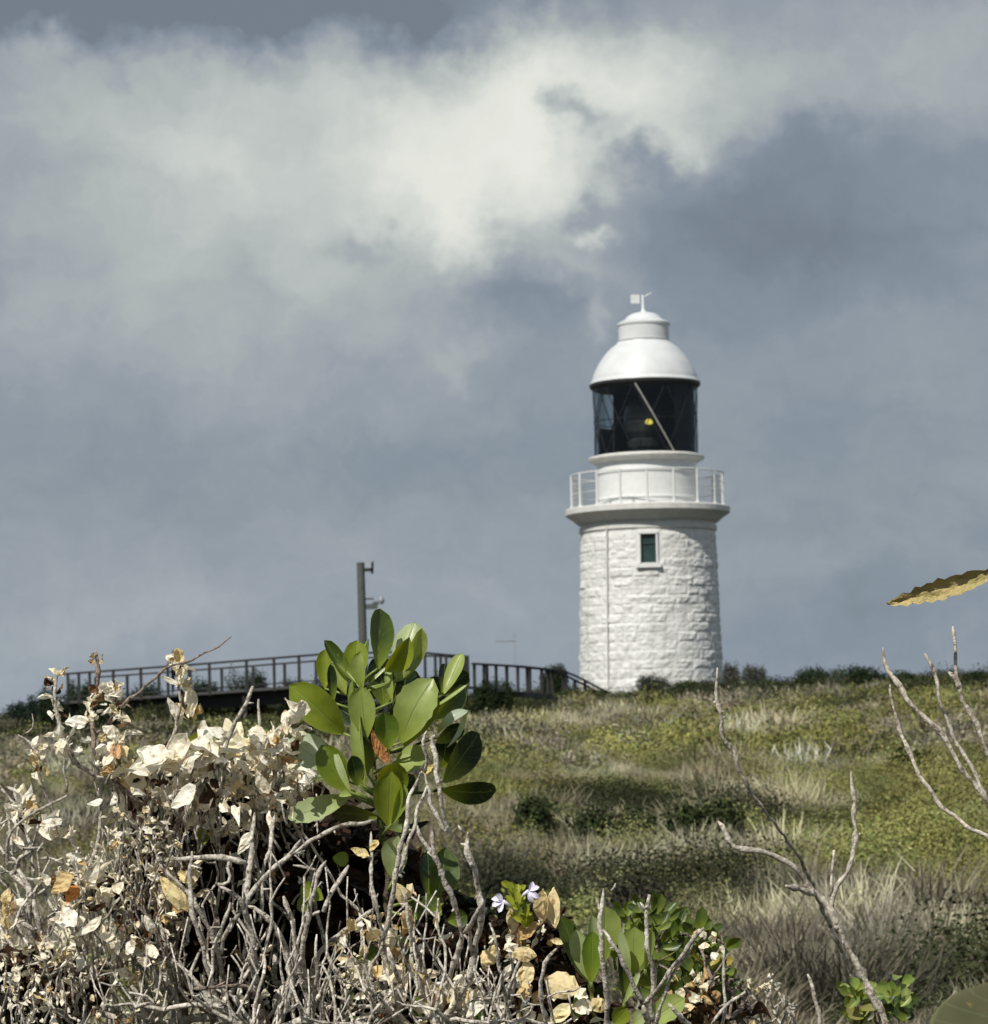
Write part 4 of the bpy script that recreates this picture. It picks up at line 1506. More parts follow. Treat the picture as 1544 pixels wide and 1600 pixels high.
# ------------------------------------------------------------------ big dry shrub (left)
ds_c = P(330, 1800, 2.85)
dry = thing('dry_shrub', 'dead shrub with cream papery leaves and grey twigs filling the lower left', 'shrub', (ds_c[0], ds_c[1], gz_at(ds_c)))
mb_st, mb_tw, mb_lf, mb_dk = MB(), MB(), MB(), MB()
traced = [
    # thick dark left branch and spires
    [(150, 1015, 3, 2.74), (153, 1050, 5, 2.74), (152, 1085, 5, 2.75), (140, 1110, 5, 2.75), (146, 1160, 6, 2.75), (160, 1195, 7, 2.76), (185, 1225, 8, 2.76), (225, 1262, 8, 2.77), (255, 1300, 8, 2.78), (262, 1340, 8, 2.8), (265, 1420, 9, 2.82), (275, 1500, 9, 2.84), (290, 1600, 10, 2.86), (310, 1720, 10, 2.88)],
    [(90, 1048, 3, 2.72), (84, 1075, 4, 2.72), (84, 1100, 4, 2.72), (92, 1130, 4, 2.72), (100, 1160, 4, 2.73), (118, 1190, 5, 2.74), (150, 1215, 5, 2.75), (185, 1228, 5, 2.76)],
    [(176, 1070, 3, 2.73), (182, 1100, 4, 2.73), (178, 1120, 4, 2.74), (158, 1150, 4, 2.74), (152, 1180, 4, 2.75)],
    [(362, 994, 1.5, 2.70), (330, 1018, 2.2, 2.70), (300, 1032, 2.4, 2.70), (262, 1042, 2.6, 2.71), (225, 1072, 3, 2.72), (190, 1105, 3.4, 2.73), (165, 1135, 3.6, 2.74), (150, 1180, 4, 2.75)],
    [(395, 1072, 5, 2.70), (388, 1098, 4.5, 2.70), (370, 1122, 4, 2.70), (358, 1155, 4, 2.71), (346, 1185, 4.5, 2.72), (318, 1228, 5, 2.73), (300, 1262, 5, 2.74), (270, 1300, 6, 2.76), (262, 1340, 6, 2.79)],
    [(404, 1092, 3, 2.76), (407, 1130, 3, 2.76), (403, 1165, 3.5, 2.77), (410, 1210, 4, 2.78), (420, 1290, 4, 2.8), (430, 1380, 5, 2.84)],
    [(275, 1050, 2, 2.70), (285, 1100, 3, 2.70), (272, 1150, 3, 2.71), (256, 1180, 3, 2.72), (240, 1230, 4, 2.73), (232, 1290, 4, 2.76), (240, 1340, 5, 2.8)],
    [(318, 1120, 3, 2.73), (322, 1150, 3, 2.73), (340, 1180, 4, 2.74), (352, 1210, 4, 2.74), (330, 1260, 4, 2.77), (300, 1310, 5, 2.8)],
    [(50, 1115, 1.5, 2.78), (54, 1140, 2, 2.78), (35, 1148, 1.5, 2.78)],
    [(28, 1148, 2, 2.76), (50, 1160, 3, 2.76), (58, 1195, 3, 2.76), (66, 1225, 3, 2.77), (82, 1260, 3.5, 2.78), (110, 1310, 4, 2.8), (150, 1380, 5, 2.82), (200, 1470, 6, 2.86), (250, 1600, 7, 2.9)],
    [(105, 1243, 2.5, 2.70), (80, 1256, 3, 2.70), (45, 1272, 3.2, 2.70), (20, 1295, 3.4, 2.71), (8, 1325, 3.6, 2.72), (14, 1360, 4, 2.73)],
    [(385, 1348, 6.5, 2.69), (345, 1340, 6.5, 2.69), (300, 1340, 6, 2.69), (268, 1342, 5.5, 2.70)],
    # lower mass of bare grey twigs
    [(300, 1330, 4, 2.68), (297, 1385, 5, 2.68), (303, 1440, 5, 2.68), (318, 1480, 5.5, 2.69), (330, 1530, 6, 2.7), (345, 1590, 6.5, 2.72), (360, 1700, 7, 2.76)],
    [(355, 1355, 4, 2.66), (362, 1380, 4, 2.66), (340, 1382, 4, 2.66)],
    [(342, 1384, 4, 2.67), (372, 1400, 5.5, 2.67), (382, 1420, 7, 2.68), (392, 1450, 7, 2.69), (396, 1490, 7.5, 2.7), (402, 1540, 8, 2.72), (410, 1620, 8, 2.76)],
    [(398, 1270, 4, 2.72), (396, 1320, 5, 2.7), (388, 1365, 6, 2.69), (386, 1405, 6.5, 2.68), (383, 1430, 6.5, 2.68)],
    [(470, 1312, 3, 2.7), (440, 1345, 4, 2.7), (412, 1370, 4.5, 2.69), (392, 1395, 5, 2.68), (378, 1420, 5, 2.68), (352, 1462, 5, 2.69), (345, 1490, 5, 2.7)],
    [(385, 1415, 5, 2.68), (410, 1425, 5.5, 2.68), (432, 1450, 5.5, 2.69), (447, 1480, 5.5, 2.7), (455, 1520, 5.5, 2.71), (440, 1580, 6, 2.74), (430, 1700, 7, 2.78)],
    [(430, 1272, 3.5, 2.73), (424, 1320, 4, 2.72), (412, 1360, 4, 2.71), (408, 1400, 4, 2.7), (405, 1440, 4, 2.7)],
    [(510, 1345, 3.5, 2.66), (498, 1362, 4, 2.66), (490, 1400, 4.5, 2.66), (480, 1440, 5, 2.67), (472, 1475, 5, 2.68), (478, 1530, 5, 2.7)],
    [(458, 1352, 3, 2.67), (495, 1360, 3.5, 2.67)],
    [(443, 1400, 4.5, 2.68), (455, 1430, 5, 2.68), (462, 1480, 5, 2.69), (470, 1520, 5.5, 2.7), (480, 1560, 6, 2.71), (484, 1620, 6, 2.74)],
    [(545, 1352, 4.5, 2.70), (530, 1380, 5, 2.69), (515, 1400, 5, 2.69), (505, 1425, 5, 2.69)],
    [(585, 1420, 4, 2.68), (555, 1440, 5, 2.68), (530, 1462, 5.5, 2.69), (502, 1485, 6, 2.69), (490, 1510, 6, 2.7), (482, 1550, 6, 2.71), (478, 1620, 6.5, 2.74)],
    [(580, 1300, 3, 2.70), (583, 1340, 3.5, 2.69), (580, 1380, 4, 2.68), (586, 1420, 4.5, 2.68)],
    [(588, 1282, 4, 2.71), (560, 1288, 4.5, 2.7), (530, 1290, 5, 2.7), (490, 1310, 4.5, 2.7), (455, 1335, 4, 2.7), (430, 1360, 4, 2.7)],
    [(495, 1460, 3, 2.66), (496, 1510, 4, 2.66), (488, 1560, 4.5, 2.68), (492, 1640, 5, 2.7)],
    [(360, 1410, 3.5, 2.66), (350, 1440, 4, 2.66), (342, 1465, 4, 2.67)],
    [(248, 1350, 4, 2.72), (285, 1385, 4, 2.72), (310, 1420, 4.5, 2.72), (330, 1455, 5, 2.73), (345, 1500, 5, 2.74), (352, 1560, 5, 2.76)],
    [(302, 1545, 4, 2.66), (350, 1540, 3.5, 2.66), (385, 1538, 3.5, 2.67), (400, 1560, 4, 2.68), (420, 1600, 4.5, 2.7)],
    [(222, 1430, 4, 2.74), (232, 1480, 5, 2.74), (242, 1530, 5, 2.75), (250, 1600, 6, 2.77)],
    [(250, 1440, 4, 2.76), (262, 1500, 5, 2.76), (275, 1560, 5, 2.78), (285, 1640, 6, 2.8)],
    [(205, 1540, 4, 2.7), (222, 1570, 4, 2.7), (232, 1620, 5, 2.72)],
    [(465, 1500, 4, 2.65), (452, 1560, 4.5, 2.66), (432, 1610, 5, 2.68)],
    [(520, 1500, 3, 2.64), (505, 1560, 4, 2.65), (500, 1640, 5, 2.67)],
]
all_nodes = []
for pl in traced:
    thick = max(q[2] for q in pl) > 6.9
    colr = BARKD * 1.4 if pl[0][0] in (150, 362, 302) else BARK
    op, orr = twig_line(mb_st if thick else mb_tw, pl, col=colr)
    stubs(mb_tw, op, orr, int(len(op) * .18), col=colr)
    all_nodes.append(op)
# random finer twigs grown between them
regs = [(330, 1260, 190, 80, 2.74, 3.0, 130), (230, 1400, 150, 120, 2.76, 3.0, 150), (400, 1450, 200, 150, 2.70, 3.05, 240),
        (480, 1560, 180, 70, 2.70, 2.95, 130), (200, 1540, 170, 80, 2.74, 2.95, 120), (420, 1200, 60, 50, 2.75, 2.95, 30), (180, 1200, 40, 60, 2.75, 2.8, 14)]
T_ = region_targets(regs)
nodes, par = grow(P(360, 1840, 2.85), T_, 2.2)
cnt, rad_ = skeleton(mb_tw, nodes, par, r0=.0006, e=.42, rmax=.0045, col=BARK, darkp=.25)
nodes, par = grow(P(380, 1800, 2.74), region_targets([(400, 1500, 190, 90, 2.60, 2.72, 56), (500, 1560, 200, 60, 2.58, 2.70, 40), (250, 1540, 130, 60, 2.62, 2.72, 34), (430, 1370, 120, 50, 2.64, 2.72, 16)]), 3.5)
skeleton(mb_tw, nodes, par, r0=.0007, e=.38, rmax=.0036, col=BARK * 1.12, darkp=.12)
for x, d_ in ((200, 2.86), (330, 2.84), (420, 2.8), (480, 2.76)):
    trunks(mb_st, P(x + 30, 1700, d_), .006)
    mb_st.tube([P(360, 1840, 2.85), P(x + 30, 1700, d_), P(x + 10, 1610, d_ - .03)], [.006, .006, .0045], 7, BARKD)
trunks(mb_st, P(360, 1840, 2.85), .008, 3)

# leaves: (cx, cy, rx, ry, d0, d1, count, size px lo/hi, palette)
PC = ((CREAM, .86), (TAN, .10), (BROWN, .04))
PM = ((CREAM, .72), (TAN, .13), (BROWN, .15))
PB = ((BROWN, .85), (TAN, .15))
PY = ((CREAM, .55), (TAN, .40), (BROWN, .05))


def scatter(mb, regs_, tw_=None):
    for (cx, cy, rx, ry, d0, d1, n, s0, s1, pal) in regs_:
        for _ in range(int(n * (1.45 if tw_ is not None else 1))):
            a, r_ = R.uniform(0, 6.283), math.sqrt(R.random())
            p = P(cx + rx * r_ * math.cos(a), cy + ry * r_ * math.sin(a), R.uniform(d0, d1))
            s = R.uniform(s0, s1) / F * p[1] * (.95 if s1 > 34 else .85)
            crumple(mb, p, s, pick(*pal))
            if tw_ is not None and R.random() < .3:
                tw_.tube(wiggly(p, p + np.array([R.normal(0, .008), R.uniform(0, .012), -R.uniform(.012, .04)]), 4, .05), [.0008, .001, .0012, .0015], 5, BARK * R.uniform(.6, 1))


scatter(mb_lf, [
    (275, 1185, 62, 22, 2.70, 2.76, 11, 30, 62, PC), (240, 1225, 60, 30, 2.70, 2.78, 18, 20, 50, PC),
    (340, 1190, 50, 30, 2.70, 2.78, 15, 20, 48, PC), (300, 1235, 90, 30, 2.71, 2.80, 24, 18, 46, PC),
    (400, 1175, 50, 28, 2.72, 2.80, 18, 22, 44, PC), (420, 1225, 60, 45, 2.72, 2.82, 44, 16, 42, PM),
    (360, 1270, 80, 40, 2.72, 2.84, 46, 14, 40, PM), (455, 1180, 22, 50, 2.76, 2.82, 16, 14, 34, PM),
    (230, 1290, 70, 45, 2.71, 2.80, 60, 7, 20, PC), (180, 1350, 90, 35, 2.71, 2.80, 50, 8, 22, PC),
    (235, 1350, 55, 70, 2.71, 2.80, 70, 7, 20, PM), (130, 1390, 60, 40, 2.70, 2.76, 34, 12, 40, PM),
    (140, 1440, 70, 40, 2.70, 2.78, 24, 10, 34, PC), (230, 1440, 50, 60, 2.72, 2.80, 34, 8, 24, PM),
    (270, 1400, 40, 50, 2.72, 2.80, 28, 16, 40, PY), (210, 1500, 50, 40, 2.72, 2.80, 30, 10, 30, PC),
    (60, 1520, 80, 45, 2.70, 2.78, 74, 8, 24, PC), (40, 1575, 70, 30, 2.70, 2.76, 50, 7, 22, PC),
    (110, 1480, 60, 30, 2.70, 2.76, 30, 12, 30, PC), (190, 1570, 70, 30, 2.72, 2.78, 30, 8, 22, PM),
    (95, 1165, 12, 30, 2.71, 2.73, 6, 12, 34, PC), (170, 1180, 24, 40, 2.72, 2.76, 16, 14, 40, PM),
    (420, 1350, 90, 60, 2.76, 2.88, 26, 10, 24, PM), (350, 1520, 120, 70, 2.74, 2.86, 40, 8, 22, PM),
], mb_tw)
# leafy spires of small stacked withered leaves
for (pl, n, s0, s1, pal) in [
        ([(92, 1050), (84, 1080), (85, 1105), (93, 1135), (100, 1165), (116, 1188)], 44, 8, 22, PM),
        ([(150, 1078), (145, 1105), (140, 1130)], 26, 8, 20, PM), ([(176, 1072), (180, 1105), (182, 1135)], 40, 8, 22, PM),
        ([(152, 1018), (151, 1040)], 5, 8, 14, ((TAN, 1),)),
        ([(272, 1040), (280, 1060), (292, 1085)], 22, 10, 30, PY), ([(290, 1090), (300, 1125)], 8, 18, 34, PC),
        ([(50, 1165), (60, 1205), (66, 1240)], 26, 8, 22, PM), ([(30, 1240), (36, 1290), (50, 1330)], 20, 12, 34, PM),
        ([(10, 1400), (15, 1440), (5, 1480)], 22, 12, 28, PY), ([(70, 1300), (100, 1310)], 12, 14, 36, PC),
        ([(448, 1115), (450, 1150)], 5, 22, 40, PC), ([(396, 1165), (420, 1200)], 8, 20, 34, PC)]:
    xs_, ys_ = [q[0] for q in pl], [q[1] for q in pl]
    for _ in range(n):
        s = R.random()
        k_ = s * (len(pl) - 1)
        i = min(int(k_), len(pl) - 2)
        x = xs_[i] + (xs_[i + 1] - xs_[i]) * (k_ - i) + R.normal(0, 4)
        y = ys_[i] + (ys_[i + 1] - ys_[i]) * (k_ - i)
        p = P(x, y, 2.73 + R.normal(0, .006))
        crumple(mb_lf, p, R.uniform(s0, s1) / F * 2.73, pick(*pal), axis=np.array([R.normal(0, .7), R.normal(0, .4), .7]))
# named big leaves, traced
BL = [  # base, tip, width, colour, kw
    (102, 1128, 137, 1128, 22, CREAM[3], 2.71), (86, 1163, 106, 1165, 14, CREAM[1], 2.70), (160, 1135, 185, 1150, 22, CREAM[0], 2.72),
    (300, 1120, 303, 1070, 18, CREAM[2], 2.70), (262, 1090, 284, 1130, 16, CREAM[0], 2.70), (252, 1056, 276, 1070, 9, CREAM[1], 2.69),
    (214, 1172, 262, 1190, 40, CREAM[3], 2.70), (262, 1196, 300, 1152, 36, CREAM[0], 2.70), (300, 1190, 348, 1178, 34, CREAM[0], 2.71),
    (268, 1262, 312, 1240, 30, CREAM[3], 2.70), (136, 1256, 162, 1254, 13, CREAM[3], 2.70), (172, 1258, 188, 1240, 15, CREAM[3], 2.70),
    (80, 1395, 118, 1368, 28, TAN[0], 2.69), (104, 1412, 120, 1382, 24, (.70, .30, .10), 2.69), (86, 1440, 122, 1430, 42, CREAM[3], 2.69),
    (120, 1462, 160, 1440, 16, CREAM[0], 2.69), (62, 1290, 95, 1275, 22, CREAM[3], 2.70), (196, 1490, 215, 1475, 26, CREAM[3], 2.69),
    (250, 1370, 290, 1420, 26, (.82, .70, .40), 2.69), (226, 1430, 240, 1460, 16, CREAM[0], 2.69), (230, 1475, 245, 1500, 18, CREAM[1], 2.69),
    (372, 1335, 392, 1300, 18, CREAM[0], 2.70), (343, 1168, 392, 1165, 26, CREAM[2], 2.72), (400, 1200, 420, 1240, 20, CREAM[1], 2.72),
    (448, 1150, 446, 1108, 16, CREAM[1], 2.74), (178, 1156, 168, 1200, 16, CREAM[1], 2.72), (186, 1186, 178, 1162, 18, (.72, .45, .25), 2.71),
    (548, 1326, 575, 1338, 16, (.85, .72, .38), 2.69), (578, 1330, 590, 1312, 12, (.85, .72, .38), 2.69),
]
for (bx, by, tx, ty, w_, c_, d_) in BL:
    leaf_px(mb_lf, bx, by, tx, ty, w_, d_, .0, R.uniform(-.01, .01), R.uniform(-.6, .1), R.uniform(.1, .8), np.array(c_), cup=R.uniform(-.3, .6), ruf=.06, curl=R.uniform(-.4, .5), kind='ob', nu=7, nv=5)
# dead leaves inside the shrub, its deep shade put into their near-black colour
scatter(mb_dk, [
    (470, 1350, 150, 80, 2.86, 3.06, 480, 30, 70, ((ROT_SHADE, 1),)), (345, 1275, 120, 48, 2.86, 3.0, 230, 26, 60, ((ROT_SHADE, 1),)),
    (430, 1440, 190, 80, 2.90, 3.1, 420, 30, 70, ((ROT_SHADE, 1),)), (560, 1400, 90, 90, 2.88, 3.0, 240, 26, 60, ((ROT_SHADE, 1),)),
    (250, 1360, 50, 80, 2.84, 2.92, 130, 18, 38, ((ROT_SHADE, 1),)), (320, 1430, 100, 90, 2.88, 3.0, 230, 26, 60, ((ROT_SHADE, 1),)), (500, 1550, 200, 70, 2.90, 3.05, 240, 26, 50, ((ROT_SHADE, 1),)),
    (150, 1390, 40, 26, 2.80, 2.86, 60, 20, 40, ((ROT_SHADE, 1),)), (80, 1545, 90, 40, 2.82, 2.9, 120, 24, 46, ((ROT_SHADE, 1),)),
    (20, 1560, 40, 60, 2.82, 2.9, 60, 24, 46, ((ROT_SHADE, 1),)),
])
mb_st.build('stem', M_bark, dry, smooth=True)
mb_tw.build('twigs', M_bark, dry, smooth=True)
mb_lf.build('dead_foliage', M_dead, dry)
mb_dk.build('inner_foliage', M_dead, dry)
# a few living leaves inside it
for (bx, by, tx, ty, w_) in [(312, 1322, 322, 1296, 22), (505, 1405, 470, 1385, 30), (470, 1400, 480, 1425, 24), (290, 1160, 330, 1150, 24), (345, 1170, 350, 1148, 16), (520, 1340, 545, 1345, 24)]:
    mb = MB()
    leaf_px(mb, bx, by, tx, ty, w_, 2.80, 0, 0, R.uniform(-.3, .5), .1, np.array(G1) * 1.1, cup=.3)
    mb.build('leaf', M_leaf, dry, smooth=True)

# ------------------------------------------------------------------ pale twiggy shrub at the far left
c_ = P(60, 1800, 2.95)
ls = thing('bare_shrub', 'pale grey leafless twigs at the left edge behind the dry shrub', 'shrub', (c_[0], c_[1], gz_at(c_)), 'bare twiggy shrubs in the foreground')
mb = MB()
for pl in [
    [(0, 1228, 2.5, 2.95), (14, 1250, 3, 2.95), (30, 1262, 3, 2.95), (48, 1320, 4, 2.95), (52, 1370, 4, 2.95)],
    [(30, 1258, 3, 2.96), (20, 1240, 2.5, 2.96), (26, 1225, 2, 2.96)],
    [(0, 1300, 2, 2.96), (18, 1270, 2.5, 2.96), (26, 1255, 2.5, 2.96)],
    [(28, 1358, 5, 2.92), (42, 1380, 7, 2.92), (48, 1400, 7, 2.92), (44, 1440, 7, 2.93), (62, 1480, 7, 2.94), (80, 1500, 7, 2.95), (95, 1560, 8, 2.97), (110, 1650, 9, 3.0), (90, 1800, 9, 3.0)],
    [(62, 1342, 3, 2.93), (80, 1340, 3, 2.93), (98, 1350, 3, 2.93)],
    [(52, 1405, 4, 2.92), (60, 1440, 5, 2.92), (72, 1465, 6, 2.93), (78, 1490, 6, 2.94)],
    [(30, 1438, 4, 2.90), (50, 1450, 5, 2.9), (68, 1470, 6, 2.92)],
    [(48, 1400, 2, 2.88), (60, 1385, 2.5, 2.88), (68, 1370, 2, 2.88)],
    [(20, 1455, 2.5, 2.87), (28, 1430, 3, 2.87), (34, 1412, 3, 2.87), (50, 1395, 3, 2.88)],
    [(90, 1500, 3, 2.88), (108, 1470, 3, 2.88), (124, 1445, 2.5, 2.88), (128, 1425, 2, 2.88)],
    [(175, 1480, 4, 2.84), (178, 1530, 5, 2.84), (172, 1590, 5, 2.86), (165, 1700, 6, 2.9)],
    [(118, 1535, 4, 2.84), (150, 1525, 4, 2.84), (176, 1530, 4, 2.85)],
    [(0, 1500, 3, 2.86), (12, 1520, 3, 2.86), (28, 1560, 3, 2.88)],
    [(150, 1500, 3, 2.86), (142, 1515, 3.5, 2.86), (150, 1530, 4, 2.86)],
    [(205, 1500, 3.5, 2.83), (222, 1545, 4.5, 2.83), (240, 1590, 5, 2.84), (250, 1680, 5, 2.88)],
]:
    op, orr = twig_line(mb, pl, col=BARK * 1.18)
    stubs(mb, op, orr, int(len(op) * .15), col=BARK * 1.1)
T_ = region_targets([(40, 1400, 60, 100, 2.88, 3.05, 70), (90, 1530, 110, 60, 2.86, 3.0, 80), (25, 1290, 40, 50, 2.92, 3.0, 22)])
nodes, par = grow(P(90, 1800, 3.0), T_, .6)
skeleton(mb, nodes, par, r0=.0009, e=.34, rmax=.005, col=BARK * 1.1, darkp=.1)
trunks(mb, P(90, 1800, 3.0), .008, 2)
mb.build('twigs', M_bark, ls, smooth=True)
mb = MB()
scatter(mb, [(80, 1560, 90, 40, 2.9, 3.0, 30, 14, 40, ((((.16, .20, .08), (.10, .14, .05)), 1),))])
mb.build('foliage', M_dead, ls)

# ------------------------------------------------------------------ bare twigs in front of the rosette
c_ = P(660, 1800, 2.66)
bt = thing('bare_shrub', 'pale grey bare twigs standing in front of the green rosette', 'shrub', (c_[0], c_[1], gz_at(c_)), 'bare twiggy shrubs in the foreground')
mb = MB()
for pl in [
    [(660, 1205, 3.5, 2.62), (640, 1240, 4.5, 2.62), (633, 1300, 5, 2.62), (622, 1345, 5, 2.63), (614, 1400, 5.5, 2.64), (606, 1440, 6, 2.65), (598, 1470, 6, 2.66), (606, 1520, 6, 2.67), (624, 1556, 6.5, 2.68), (622, 1600, 7, 2.7), (630, 1700, 8, 2.72)],
    [(668, 1225, 3, 2.64), (660, 1250, 3.5, 2.64), (648, 1272, 4, 2.64), (646, 1300, 4, 2.64), (632, 1335, 4, 2.64), (620, 1370, 4, 2.64)],
    [(667, 1142, 2.5, 2.60), (662, 1160, 3.5, 2.6), (668, 1190, 4, 2.61), (664, 1206, 4, 2.62)],
    [(680, 1148, 3, 2.60), (672, 1158, 4, 2.6), (680, 1180, 4.5, 2.6), (682, 1215, 4.5, 2.6), (686, 1236, 5, 2.6), (692, 1270, 5, 2.61), (705, 1302, 4, 2.62)],
    [(664, 1206, 3, 2.62), (672, 1238, 3.5, 2.62), (668, 1250, 4, 2.62), (680, 1268, 5, 2.62), (692, 1292, 4.5, 2.62), (700, 1300, 3, 2.62)],
    [(652, 1290, 3, 2.58), (660, 1312, 4, 2.58), (682, 1340, 5, 2.58), (692, 1362, 5, 2.59), (694, 1380, 5, 2.59), (708, 1410, 5.5, 2.6), (716, 1440, 5.5, 2.61), (724, 1458, 6, 2.62), (714, 1495, 5.5, 2.63), (702, 1525, 5.5, 2.64), (692, 1560, 6, 2.66), (680, 1620, 7, 2.68), (660, 1760, 8, 2.7)],
    [(675, 1298, 3.5, 2.59), (676, 1318, 4, 2.59), (678, 1335, 4, 2.59)],
    [(716, 1290, 3.5, 2.56), (722, 1300, 3, 2.56)],
    [(731, 1300, 3.5, 2.56), (732, 1322, 5.5, 2.56), (736, 1345, 6, 2.56), (744, 1372, 6, 2.57), (750, 1400, 6.5, 2.58), (754, 1420, 6.5, 2.58), (748, 1455, 6.5, 2.6), (744, 1485, 6.5, 2.61), (734, 1530, 7, 2.62), (712, 1565, 7, 2.64), (690, 1600, 7.5, 2.66), (670, 1700, 8, 2.7)],
    [(720, 1318, 3, 2.56), (732, 1325, 4, 2.56)],
    [(754, 1408, 4, 2.57), (742, 1435, 4.5, 2.59), (726, 1458, 5, 2.61)],
    [(730, 1445, 4, 2.58), (734, 1470, 5, 2.6), (740, 1492, 5, 2.61)],
    [(628, 1390, 3.5, 2.60), (636, 1425, 4, 2.6), (642, 1460, 4.5, 2.61), (656, 1500, 4, 2.63), (660, 1560, 5, 2.66)],
    [(578, 1380, 3, 2.62), (590, 1420, 3.5, 2.62), (598, 1470, 4, 2.64)],
    [(606, 1480, 4.5, 2.62), (615, 1510, 5, 2.62), (626, 1535, 5, 2.64)],
    [(570, 1540, 4, 2.6), (595, 1560, 4, 2.62), (616, 1590, 5, 2.64), (625, 1640, 5, 2.68)],
    [(780, 1600, 4, 2.64), (800, 1560, 4.5, 2.62), (806, 1530, 4, 2.6), (796, 1490, 3.5, 2.58)],
    [(765, 1442, 3, 2.56), (775, 1470, 3.5, 2.56), (780, 1510, 4, 2.57), (790, 1550, 4.5, 2.6), (800, 1640, 5, 2.64)],
    [(812, 1500, 4, 2.55), (798, 1535, 4.5, 2.56), (795, 1560, 4.5, 2.58)],
    [(870, 1482, 4, 2.55), (848, 1505, 4, 2.55), (846, 1545, 4.5, 2.56), (852, 1600, 5, 2.58), (850, 1700, 6, 2.64)],
]:
    op, orr = twig_line(mb, pl, col=BARK * 1.12)
    stubs(mb, op, orr, int(len(op) * .16), ln=(.003, .009), col=BARK * 1.05)
T_ = region_targets([(650, 1520, 150, 80, 2.62, 2.85, 110), (780, 1560, 90, 40, 2.6, 2.8, 50), (600, 1450, 60, 60, 2.66, 2.8, 24)])
nodes, par = grow(P(660, 1800, 2.72), T_, 2.2)
skeleton(mb, nodes, par, r0=.0007, e=.38, rmax=.0036, col=BARK * 1.08, darkp=.12)
nodes, par = grow(P(720, 1790, 2.66), region_targets([(690, 1540, 110, 70, 2.56, 2.66, 36), (830, 1570, 110, 40, 2.56, 2.66, 22), (650, 1430, 50, 60, 2.58, 2.66, 10)]), 3.5)
skeleton(mb, nodes, par, r0=.0007, e=.38, rmax=.0034, col=BARK * 1.15, darkp=.1)
for x in (630, 660, 670, 850, 800):
    mb.tube([P(660, 1800, 2.72), P(x, 1700, 2.70)], [.006, .005], 6, BARK)
trunks(mb, P(660, 1800, 2.72), .008, 2)
mb.build('twigs', M_bark, bt, smooth=True)
mb = MB()
scatter(mb, [(640, 1450, 60, 40, 2.66, 2.74, 16, 16, 40, PY), (590, 1480, 60, 50, 2.66, 2.76, 30, 14, 40, PY), (560, 1470, 30, 40, 2.66, 2.74, 10, 14, 30, PY),
             (660, 1560, 90, 45, 2.64, 2.74, 30, 14, 46, PM), (760, 1560, 60, 50, 2.62, 2.72, 26, 14, 40, PC), (560, 1560, 60, 45, 2.68, 2.76, 22, 12, 34, PM)])
mb.build('dead_foliage', M_dead, bt)
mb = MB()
scatter(mb, [(680, 1500, 140, 90, 2.78, 2.95, 380, 26, 56, ((ROT_SHADE, .75), (((.015, .022, .008),), .25))), (760, 1570, 110, 50, 2.78, 2.9, 200, 26, 50, ((ROT_SHADE, 1),))])
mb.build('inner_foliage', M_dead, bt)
for (bx, by, tx, ty, w_, nx) in [(640, 1440, 655, 1405, 30, .3), (600, 1475, 640, 1480, 34, .5), (690, 1430, 662, 1400, 26, .2), (560, 1500, 590, 1480, 30, .4), (700, 1440, 730, 1430, 30, .7), (640, 1560, 680, 1590, 40, .5), (760, 1560, 730, 1590, 40, .6)]:
    mb2 = MB()
    leaf_px(mb2, bx, by, tx, ty, w_, 2.74, 0, 0, nx, .0, np.array(G3), cup=.3)
    mb2.build('leaf', M_leaf, bt, smooth=True)

# ------------------------------------------------------------------ flowering shoot
c_ = P(812, 1800, 2.68)
fs = thing('flowering_shoot', 'yellow green budding shoot with two lilac flowers and tan withered leaves below', 'plant', (c_[0], c_[1], gz_at(c_)))
mb = MB()
twig_line(mb, [(806, 1382, 3, 2.66), (812, 1420, 5, 2.66), (818, 1470, 6, 2.67), (815, 1560, 7, 2.7), (812, 1800, 8, 2.72)], col=np.array([.20, .17, .08]))
twig_line(mb, [(818, 1470, 4, 2.68), (850, 1440, 4, 2.68), (862, 1420, 3, 2.68)], col=np.array([.2, .15, .08]))
trunks(mb, P(812, 1800, 2.72), .006)
mb.build('stem', M_bark, fs, smooth=True)
mb = MB()
for _ in range(46):
    s = R.random()
    p = P(803 + 16 * s + R.normal(0, 3), 1385 + 66 * s, 2.655 + R.normal(0, .006))
    sz = R.uniform(12, 24) / F * 2.66
    mb.leaf(p, p + nrm([R.normal(0, .7), R.normal(0, .4) - .2, R.uniform(.5, 1)]) * sz, sz * .5, np.array([R.normal(0, .4), -1, .4]), cup=.6, nu=5, nv=4,
            col=np.array([.34, .38, .03]) * R.uniform(.7, 1.2) if R.random() < .7 else np.array([.14, .19, .05]))
mb.build('bud_leaves', M_leaf, fs, smooth=True)
M_petal = mottled('lilac_petal', (.72, .68, .86, 1), (.84, .80, .92, 1), 300, .6)
for (fx_, fy_, sg) in ((776, 1412, -1), (836, 1396, 1)):
    mb = MB()
    cen = P(fx_ - sg * 10, fy_ - 4, 2.64)
    for k_ in range(4):
        a = (math.pi if sg < 0 else 0) + (k_ - 1.5) * .75 + R.normal(0, .12)
        e = cen + np.array([math.cos(a) * 1.0, -.15, math.sin(a) * .9 - .1]) * (19 / F * 2.64)
        mb.leaf(cen, e, 9 / F * 2.64, np.array([R.normal(0, .3), -1, R.uniform(-.3, .6)]), cup=.4, bend=.08, curl=R.uniform(-.3, .3), nu=6, nv=4, ruf=.03, kind='ob')
    mb.tube([cen, cen + np.array([sg * -.004, .002, -.003]), P(812, fy_ + 14, 2.66)], [.0018, .0015, .0012], 6)
    mb.build('flower', M_petal, fs, smooth=True)
